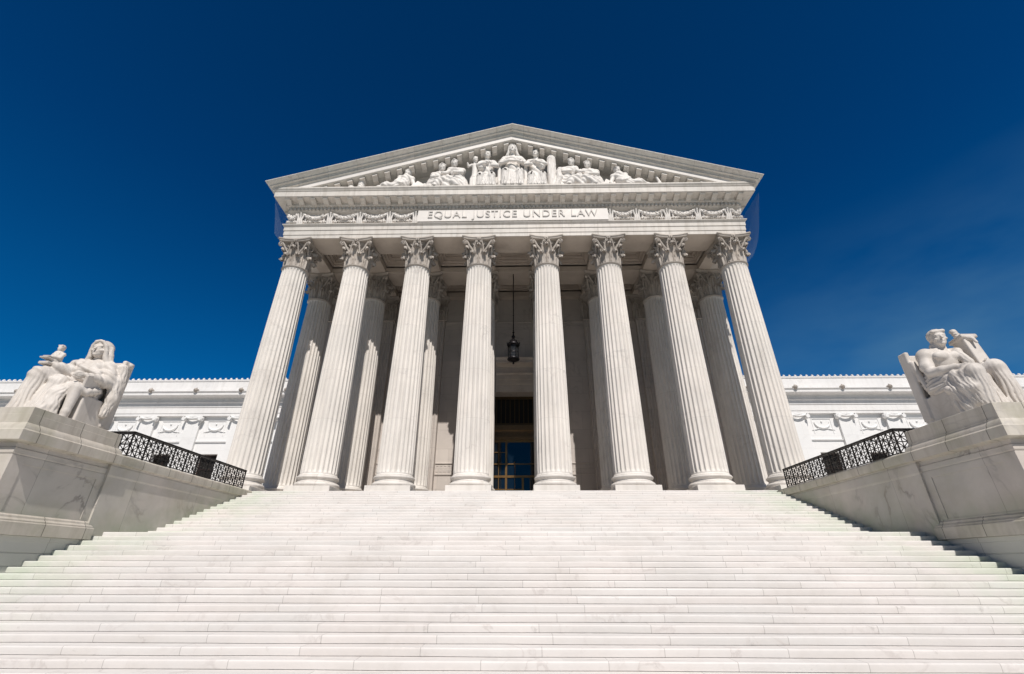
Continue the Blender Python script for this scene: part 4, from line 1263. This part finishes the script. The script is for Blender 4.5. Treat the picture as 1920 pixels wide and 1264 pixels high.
# sleeve cloth hanging down behind the elbow along the chair
f.chain([(-13.42, -10.05, 2.35), (-13.36, -10.02, 1.75), (-13.38, -10.05, 1.20)], [.17, .16, .10], k=.08, fold=(5, .035, .4, 2), w=((4, 8, 2), .015))
f.chain([(-13.50, -9.92, 2.9), (-13.40, -9.90, 2.2), (-13.38, -9.92, 1.5)], [.16, .16, .10], k=.06, fold=(5, .03, 1.4, 1))
# far arm out to the small figure
f.chain([(-14.76, -10.22, 2.88), (-15.05, -10.50, 2.42), (-15.02, -10.95, 2.46)], [.25, .23, .17], k=.08, w=((6, 6, 8), .02))
f.chain([(-14.55, -10.70, 2.50), (-14.70, -10.95, 2.55)], [.22, .16], k=.10, w=((6, 9, 6), .02))
# thighs under cloth
f.cap((-14.65, -10.35, 1.95), (-14.90, -11.18, 2.20), .34, .27, k=.12, w=((2.5, 6, 10), .024))
f.cap((-14.40, -10.35, 1.88), (-14.36, -10.98, 2.00), .32, .25, k=.12, w=((4, 7, 9), .024))
f.cap((-13.85, -10.35, 1.70), (-13.66, -11.00, 1.76), .27, .18, k=.10, w=((2, 5, 9), .020))
# legs and falling drapery
f.cap((-14.90, -11.18, 2.14), (-14.95, -11.26, .72), .26, .28, k=.08, fold=(8, .040, 0.3, 1.2))
f.cap((-14.36, -11.00, 1.95), (-14.44, -11.22, .72), .24, .28, k=.08, fold=(7, .042, 1.1, -0.9))
f.cap((-14.66, -10.98, 1.70), (-14.68, -11.16, .70), .20, .28, k=.10, fold=(6, .045, 2.0, .8))
f.cap((-15.10, -11.25, 1.0), (-15.12, -11.42, .68), .20, .18, k=.10, fold=(6, .03, .5, .6))
f.cap((-13.66, -11.04, 1.76), (-13.62, -11.10, .98), .165, .115, k=.06)
f.cap((-13.62, -11.10, .98), (-13.62, -11.10, .86), .115, .11, k=.05)
foot(f, (-13.62, -11.12, .82), (.02, -1, 0), .56)
foot(f, (-15.02, -11.48, .80), (.02, -1, 0), .56)
# cloth swag from the near knee down between the legs, sweeping backwards
f.chain([(-13.78, -11.02, 1.90), (-13.98, -11.18, 1.55), (-13.95, -11.26, 1.10), (-13.86, -11.22, .74)], [.12, .15, .15, .13], k=.07, fold=(5, .03, 0, 2))
f.chain([(-14.02, -10.85, 1.95), (-14.10, -11.22, 1.55), (-14.12, -11.38, .98), (-14.08, -11.42, .72)], [.13, .15, .16, .16], k=.07, fold=(5, .03, 1.2, 2))
f.chain([(-13.52, -10.50, 1.85), (-13.50, -10.85, 1.70), (-13.62, -11.10, 1.86)], [.12, .12, .08], k=.05, w=((2, 12, 12), .02))
f.cut_below(0.605)
f.build('figure', M_STAT, SL_, OL)
c = Field((-15.35, -11.1, .5), (-13.2, -9.3, 3.5), .03)
c.box((-14.27, -10.32, 1.10), (.80, .56, .52), .03)
c.box((-14.27, -9.74, 1.85), (.83, .13, 1.27), .04, rot=rotz(0, R(-2)))
c.cap((-15.08, -9.74, 3.08), (-13.46, -9.74, 3.08), .11, k=.03)
for x in (-15.05, -13.49): c.box((x, -9.78, 2.0), (.07, .20, 1.20), .04)
c.box((-14.27, -10.40, .66), (.86, .62, .08), .02)
c.cut_below(0.602)
c.build('chair', M_STAT, SL_, OL)
bk = Field((-14.1, -11.2, 1.5), (-13.2, -10.2, 2.5), .02)
bk.box((-13.52, -10.72, 2.02), (.05, .36, .28), .02, rot=rotz(R(6), R(14), R(12)))
bk.box((-13.60, -10.62, 1.84), (.06, .16, .30), .02, rot=rotz(R(10), R(-28)))
bk.build('book', M_STAT, SL_, OL)
sf = Field((-15.55, -11.55, 2.1), (-14.4, -10.4, 3.6), .018)
sf.box((-15.0, -10.95, 2.62), (.16, .26, .05), .02); sf.cap((-15.0, -10.90, 2.25), (-15.0, -10.90, 2.60), .17, .15, k=.05)
sf.box((-15.0, -11.08, 2.78), (.13, .20, .025), .012); sf.box((-15.0, -11.05, 2.85), (.11, .16, .02), .01)
sf.cap((-15.0, -10.88, 2.66), (-15.0, -10.84, 3.04), .19, .13, k=.05, fold=(7, .016, 0, 1))
sf.cap((-15.15, -10.83, 3.04), (-14.85, -10.83, 3.04), .07, k=.05)
for q in (-1, 1): sf.chain([(-15.0 + q * .15, -10.83, 3.04), (-15.0 + q * .18, -10.92, 2.88), (-15.0 + q * .08, -11.06, 2.88)], [.06, .05, .04], k=.02)
head(sf, (-15.0, -10.86, 3.27), .25, yaw=R(12), fine=False, hair='short')
sf.build('figurine', M_STAT, SL_, OL)

# --- bare chested man on the right pedestal --------------------------------------------
SR = empty('seated_statue', (14.3, -10.8, 0.60))
tag(SR, 'marble statue of a seated bare chested man with a tall tablet on the right pedestal', 'statue', 'large seated statues on the pedestals')
OR = (14.3, -10.8, 0.60)
f = Field((12.95, -12.85, 0.50), (15.75, -9.75, 4.15), HS)
f.ell((14.25, -10.62, 1.85), (.52, .46, .38), k=.12, w=((3, 9, 6), .018))
f.cap((14.25, -10.62, 1.95), (14.22, -10.50, 2.35), .36, .35, k=.12)           # belly
f.ell((14.20, -10.55, 2.68), (.50, .33, .40), k=.10)                            # rib cage
for q in (-1, 1):
    f.ell((14.20 + q * .22, -10.80, 2.80), (.24, .13, .17), k=.035)             # chest muscles
for z in (2.42, 2.26, 2.10):
    for q in (-1, 1): f.ell((14.23 + q * .10, -10.93, z), (.095, .05, .065), k=.03)
f.cap((13.78, -10.50, 2.98), (14.66, -10.50, 2.98), .19, .19, k=.10)
f.cap((14.22, -10.50, 3.02), (14.24, -10.52, 3.24), .22, .19, k=.08)
head(f, (14.27, -10.66, 3.50), .63, yaw=R(-22), pitch=R(2), hair='short')
# near arm
f.ell((13.74, -10.50, 2.90), (.24, .25, .26), k=.06)
f.chain([(13.72, -10.50, 2.86), (13.58, -10.58, 2.50), (13.56, -10.68, 2.26)], [.20, .185, .15], k=.05)
f.chain([(13.56, -10.68, 2.26), (13.62, -11.02, 2.22), (13.78, -11.34, 2.20)], [.155, .14, .095], k=.05)
hand(f, (13.80, -11.38, 2.19), (.35, -1, -.25), .36, (-.2, 0, 1), (1, -.1, -.6))
# far arm holding the tablet
f.ell((14.70, -10.50, 2.92), (.23, .24, .24), k=.06)
f.chain([(14.72, -10.52, 2.86), (14.98, -10.60, 2.45), (14.88, -10.98, 2.40)], [.20, .17, .12], k=.05)
hand(f, (14.88, -11.02, 2.42), (0, -1, .35), .34, (.6, 0, .6), (-.6, -.3, 0))
# mantle over the far shoulder and round the hips
f.chain([(14.62, -10.42, 3.10), (14.52, -10.84, 2.95), (14.56, -10.98, 2.50), (14.62, -10.98, 2.10)], [.11, .10, .11, .15], k=.04, fold=(4, .02, 0, 3), w=((9, 3, 2), .012))
f.chain([(13.72, -10.20, 2.35), (13.62, -10.62, 1.92), (13.72, -11.05, 1.86), (14.0, -11.30, 1.98)], [.13, .17, .18, .14], k=.08, w=((4, 7, 16), .025))
f.chain([(13.66, -10.20, 2.05), (13.55, -10.55, 1.72), (13.62, -11.00, 1.66)], [.12, .16, .16], k=.07, w=((4, 6, 18), .025))
# thighs
f.cap((14.00, -10.70, 1.80), (13.80, -11.74, 1.90), .30, .22, k=.12, w=((2.5, 10, 5), .024))
f.cap((14.55, -10.70, 1.85), (14.78, -11.42, 2.14), .31, .24, k=.12, w=((3, 9, 6), .022))
f.cap((14.2, -11.0, 1.90), (14.3, -11.35, 1.84), .24, .18, k=.12, w=((4, 9, 5), .024))
# shins and drapery
f.cap((13.80, -11.78, 1.86), (13.84, -11.70, .86), .20, .21, k=.08, fold=(7, .030, 0.7, .9))
f.cap((14.80, -11.46, 2.10), (14.82, -11.56, .80), .22, .24, k=.08, fold=(7, .032, 0.2, -.9))
f.cap((14.30, -11.40, 1.75), (14.30, -11.50, .72), .17, .24, k=.12, fold=(7, .045, 0, .8))
# long cloth falling beside the near thigh
f.chain([(13.66, -11.05, 1.95), (13.56, -11.25, 1.45), (13.60, -11.38, .95), (13.64, -11.42, .72)], [.13, .17, .18, .18], k=.07, fold=(6, .035, .6, 2))
f.chain([(13.62, -11.30, 1.98), (13.56, -11.55, 1.45), (13.62, -11.60, 1.0)], [.12, .14, .12], k=.07, fold=(5, .03, 1.6, 2))
f.chain([(13.64, -11.55, 1.92), (13.60, -11.72, 1.40), (13.70, -11.70, .95)], [.10, .12, .12], k=.07, fold=(5, .03, .1, 2))
foot(f, (13.82, -11.82, .82), (.0, -1, 0), .60)
foot(f, (14.82, -11.74, .82), (.0, -1, 0), .60)
foot(f, (13.50, -11.36, .80), (.0, -1, 0), .50)
f.cut_below(0.605)
f.build('figure', M_STAT, SR, OR)
c = Field((13.2, -11.5, .5), (15.4, -9.6, 3.5), .03)
c.box((14.27, -10.60, 1.08), (.80, .62, .50), .03)
c.box((14.27, -9.98, 1.88), (.83, .13, 1.27), .04, rot=rotz(0, R(-2)))
for x in (13.48, 15.06): c.box((x, -10.02, 2.05), (.07, .17, 1.18), .04)
c.chain([(13.50, -10.22, 2.78), (13.52, -10.30, 2.2), (13.52, -10.45, 1.62)], [.09, .09, .07], k=.04)
c.cap((13.46, -11.10, 1.55), (15.08, -11.10, 1.55), .12, k=.05); c.box((14.27, -10.75, .66), (.86, .66, .08), .02)
c.chain([(13.50, -11.18, 1.52), (13.50, -11.12, 1.1), (13.50, -11.22, .78), (13.50, -11.42, .70)], [.09, .08, .09, .10], k=.05)
c.cut_below(0.602)
c.build('chair', M_STAT, SR, OR)
tb_ = Field((14.4, -11.5, 1.8), (15.5, -10.2, 4.0), .022)
q = rotz(R(0), R(-9))
tb_.box((14.93, -10.86, 2.80), (.20, .22, .62), .03, rot=q)
tb_.box((14.93, -10.78, 3.38), (.26, .27, .07), .03, rot=q)
for y, z in ((-10.50, 3.42), (-11.02, 3.34)): tb_.ell((14.93, y, z), (.14, .09, .09), k=.03)
tb_.chain([(14.93, -10.98, 3.36), (14.93, -11.10, 3.26), (14.93, -11.16, 3.12)], [.06, .05, .04], k=.03)
tb_.cap((14.93, -10.72, 3.42), (14.93, -10.60, 3.76), .095, .085, k=.02, w=((0, 0, 34), .012))
tb_.ell((14.93, -10.59, 3.78), (.10, .10, .06), k=.02)
tb_.build('tablet', M_STAT, SR, OR)

# --- pediment figures ---------------------------------------------------------------------
ZP = 19.475
def ped_fig(name, label, x, kind, top, facing=0.0, mirror=1):
    """top = z of the crown of the head; every figure gets its own field"""
    Hh = top - ZP; y0 = -1.25
    e = (x, y0, ZP)
    m_ = mirror
    P = lambda a, b_, c_: (x + m_ * a, y0 + b_, ZP + c_)
    h = .045
    f = Field((x - 2.5, -2.0, ZP - .1), (x + 2.5, 0.40, top + .2), h)
    w = ((6, 4, 7), .035)
    if kind == 'throne':
        s = .78
        f.cap(P(0, .2, .95), P(0, .25, Hh - 1.5), .48, .50, k=.15, w=w); f.cap(P(-.52, .2, Hh - 1.18), P(.52, .2, Hh - 1.18), .26, k=.12)
        head(f, P(0, .0, Hh - .42), s, hood=True, fine=True)
        for q in (-1, 1):
            f.chain([P(q * .58, .2, Hh - 1.15), P(q * .80, -.05, Hh - 1.75), P(q * .45, -.35, Hh - 1.95)], [.20, .17, .12], k=.06, w=w)
            f.cap(P(q * .25, .1, 1.25), P(q * .48, -.42, 1.35), .32, .26, k=.1, w=w); f.cap(P(q * .48, -.42, 1.30), P(q * .50, -.38, .05), .27, .30, k=.1, fold=(7, .05, .3, 1))
            f.box(P(q * .92, .2, 1.25), (.12, .22, 1.25), .04); f.ell(P(q * .92, .1, 2.6), (.17, .17, .2), k=.05)
        f.cap(P(0, -.25, 1.3), P(0, -.3, .1), .30, .36, k=.12, fold=(7, .06, 0, 1)); f.cap(P(-.35, -.40, Hh - 1.85), P(.40, -.45, Hh - 2.0), .09, k=.03)
        f.box(P(0, .35, .5), (.95, .4, .5), .05)
    elif kind == 'seated':      # facing inwards or outwards, legs to one side
        s = .68
        f.cap(P(0, .15, .75), P(.05, .2, Hh - 1.3), .42, .42, k=.15, w=w); f.cap(P(-.42, .15, Hh - 1.05), P(.45, .15, Hh - 1.05), .23, k=.10, w=w)
        head(f, P(.02, .0, Hh - .36), s, yaw=facing, beard=False)
        f.chain([P(.50, .15, Hh - 1.02), P(.72, -.1, Hh - 1.5), P(.35, -.4, Hh - 1.75)], [.18, .16, .11], k=.05)
        f.chain([P(-.46, .15, Hh - 1.02), P(-.62, -.15, Hh - 1.5), P(-.1, -.45, Hh - 1.6)], [.18, .15, .11], k=.05)
        f.chain([P(.40, .12, Hh - .95), P(0, -.28, Hh - 1.35), P(-.42, -.2, Hh - 1.85)], [.14, .14, .16], k=.05, w=((4, 4, 14), .03))
        for q in (-1, 1):
            f.cap(P(q * .22, .05, .85), P(q * .38, -.45, .98), .29, .24, k=.1, w=w); f.cap(P(q * .38, -.45, .95), P(q * .42, -.35, .05), .24, .27, k=.1, fold=(6, .05, .4, 1))
        f.cap(P(0, -.3, .9), P(0, -.3, .1), .26, .32, k=.12, fold=(6, .06, 0, 1)); f.box(P(0, .35, .4), (.70, .35, .42), .05)
    elif kind == 'bend':       # seated leaning, writing or reading
        s = .66
        f.chain([P(-.25, .15, .55), P(.0, .15, Hh - 1.15)], [.52, .42], k=.12, w=w); f.cap(P(-.40, .1, Hh - .98), P(.46, .1, Hh - .88), .25, k=.10)
        head(f, P(.18, -.05, Hh - .36), s, yaw=facing, pitch=R(14))
        f.chain([P(.40, .1, Hh - .90), P(.72, -.1, Hh - 1.35), P(.95, -.3, Hh - 1.5)], [.18, .15, .10], k=.05)
        f.chain([P(-.30, .1, Hh - .95), P(-.40, -.25, Hh - 1.45), P(.10, -.42, Hh - 1.55)], [.18, .15, .10], k=.05)
        f.chain([P(-.3, .05, .55), P(.45, -.3, .75), P(.75, -.25, .08)], [.32, .28, .24], k=.1, w=w)
        f.chain([P(-.4, .1, .4), P(.1, -.35, .55), P(-.1, -.4, .08)], [.30, .27, .26], k=.1, w=w)
        f.chain([P(-1.0, .1, .12), P(0, -.1, .16), P(1.15, .05, .12)], [.20, .26, .20], k=.1, w=w); f.cap(P(-.45, .1, .9), P(-.60, .1, .2), .34, .36, k=.12, fold=(7, .05, .4, 1))
        f.cap(P(.75, .0, .1), P(.85, .0, 1.05), .30, .12, k=.06, fold=(6, .05, .4, 1)); f.box(P(-.2, .3, .25), (.75, .3, .3), .05)
    elif kind == 'recline':
        s = .62
        f.chain([P(.55, .05, .42), P(.10, .05, .62), P(-.10, .05, Hh - .82)], [.40, .41, .37], k=.12, w=w)
        f.cap(P(-.50, .05, Hh - .80), P(.34, .0, Hh - .74), .21, k=.08)
        head(f, P(-.18 if Hh < 2.3 else 0, -.05, Hh - .33), s, yaw=facing, pitch=R(10))
        f.chain([P(-.45, .05, Hh - .80), P(-.72, -.05, .55), P(-.55, -.25, .15)], [.16, .14, .10], k=.05)
        f.chain([P(.28, -.02, Hh - .78), P(.50, -.30, .70), P(.15, -.42, .48)], [.16, .13, .09], k=.05)
        f.chain([P(.45, .05, .45), P(1.15, -.05, .62), P(1.65, -.05, .18)], [.30, .22, .13], k=.1, w=w)
        f.chain([P(.45, -.1, .30), P(1.20, -.28, .38), P(1.95, -.2, .12)], [.28, .20, .10], k=.1, w=w)
        f.chain([P(-.95, .1, .12), P(.5, .0, .20), P(2.05, .1, .10)], [.20, .26, .12], k=.1, w=w)
        f.cap(P(.0, .0, .75), P(.55, -.1, .35), .36, .34, k=.1, fold=(6, .05, .4, 1))
    elif kind == 'child':
        f.cap(P(0, 0, .05), P(0, 0, 1.15), .34, .26, k=.08, fold=(6, .05, 0, 1)); f.box(P(0, 0, .5), (.30, .3, .5), .05)
        f.cap(P(0, 0, 1.15), P(0, .0, Hh - .95), .22, .20, k=.1); f.cap(P(-.24, 0, Hh - .80), P(.24, 0, Hh - .80), .12, k=.06)
        head(f, P(0, -.02, Hh - .28), .50, yaw=facing); f.chain([P(.26, 0, Hh - .80), P(.42, -.12, Hh - 1.1), P(.30, -.25, Hh - 1.3)], [.10, .09, .07], k=.04)
        f.chain([P(-.26, 0, Hh - .80), P(-.44, -.1, Hh - 1.02), P(-.52, -.2, Hh - .80)], [.10, .09, .07], k=.04)
    elif kind == 'book':
        f.box(P(0, 0, Hh * .45), (.42, .10, Hh * .45), .03, rot=rotz(R(20), R(-10), R(24))); f.box(P(.1, .1, Hh * .40), (.40, .10, Hh * .40), .03, rot=rotz(R(-20), R(-12), R(-20)))
        f.cap(P(-.5, .1, .1), P(.6, .1, .1), .16, k=.08, w=w)
    elif kind == 'fasces':
        f.cap(P(0, 0, .05), P(0, 0, Hh - .55), .34, .28, k=.05, fold=(9, .06, 0, 0)); f.cap(P(0, 0, Hh - .6), P(0, 0, Hh - .12), .14, .10, k=.03)
        f.ell(P(0, 0, Hh - .55), (.30, .3, .10), k=.03); f.chain([P(.25, -.2, .1), P(.5, -.25, .9), P(.45, -.2, 1.5)], [.22, .2, .16], k=.08, fold=(5, .05, 0, 1)); f.ell(P(.55, -.1, 1.75), (.2, .2, .26), k=.04)
    elif kind == 'vessel':
        f.cap(P(-.35, 0, .0), P(-.35, 0, .35), .20, .26, k=.05); f.cap(P(.30, 0, .0), P(.30, 0, Hh - .15), .24, .22, k=.05, w=((12, 5, 12), .03)); f.cap(P(-.8, 0, .08), P(.8, 0, .08), .12, k=.06, w=w)
        f.ell(P(-.75, 0, .22), (.18, .2, .2), k=.04)
    elif kind == 'scroll':
        f.cap(P(-.75, 0, .08), P(.85, 0, .10), .14, .12, k=.06, w=w); f.cap(P(-.45, 0, .15), P(-.30, -.05, .35), .22, .15, k=.06); f.cap(P(-.15, -.1, .2), P(-.40, -.1, Hh - .1), .13, .08, k=.04)
        f.ell(P(.45, 0, .25), (.28, .2, .2), k=.06, w=w)
    f.cut_below(ZP + .003)
    o = f.build(name, M_FIG, None, e, loc=e)
    tag(o, label, 'statue', 'sculptures in the pediment')
    return o
ped_fig('pediment_statue', 'tall enthroned hooded woman at the very centre of the pediment', 0.0, 'throne', 23.80)
ped_fig('pediment_statue', 'draped figure seated just left of the enthroned woman', -1.80, 'seated', 23.24, R(12))
ped_fig('pediment_statue', 'draped figure seated just right of the enthroned woman', 1.66, 'seated', 23.30, R(-12), -1)
ped_fig('pediment_statue', 'slim small figure with raised arm standing on a block, second left of the enthroned woman', -2.62, 'child', 22.72, R(20))
ped_fig('pediment_statue', 'upright bundle of rods carved in the pediment, right of the enthroned woman', 2.72, 'fasces', 22.92)
ped_fig('pediment_statue', 'leaning bareheaded figure bowed over its work on the pediment left', -3.90, 'bend', 22.42, R(30), -1)
ped_fig('pediment_statue', 'leaning figure bowed inwards beside the bundle of rods', 3.92, 'bend', 22.38, R(-25), 1)
ped_fig('pediment_statue', 'broad seated man turned to the centre, on the left slope', -5.10, 'bend', 22.04, R(35), 1)
ped_fig('pediment_statue', 'broad shouldered man turned to the centre, on the right slope', 5.40, 'bend', 22.12, R(-35), -1)
ped_fig('pediment_statue', 'young man lying on his elbow on the left slope', -7.45, 'recline', 21.52, R(-15), -1)
ped_fig('pediment_statue', 'young man lying on his elbow on the right slope', 7.40, 'recline', 21.50, R(15), 1)
ped_fig('pediment_carving', 'small vessels on the ledge at the far left of the pediment', -10.70, 'vessel', 20.45)
ped_fig('pediment_carving', 'small sloping scroll on the ledge at the far right of the pediment', 10.20, 'scroll', 20.60)
ped_fig('pediment_statue', 'small child standing between the two leaning figures on the pediment right', 4.68, 'child', 21.35, R(-10))
ped_fig('pediment_statue', 'small figure crouching at the foot of the bundle of rods', 3.32, 'child', 21.55, R(-20), -1)
ped_fig('pediment_carving', 'open book standing between the two leaning figures on the pediment left', -4.52, 'book', 21.25)
ped_fig('pediment_carving', 'low stack of books beside the lying young man on the left slope', -6.35, 'book', 20.45)
ped_fig('pediment_carving', 'low stack of books beside the lying young man on the right slope', 6.60, 'book', 20.40)
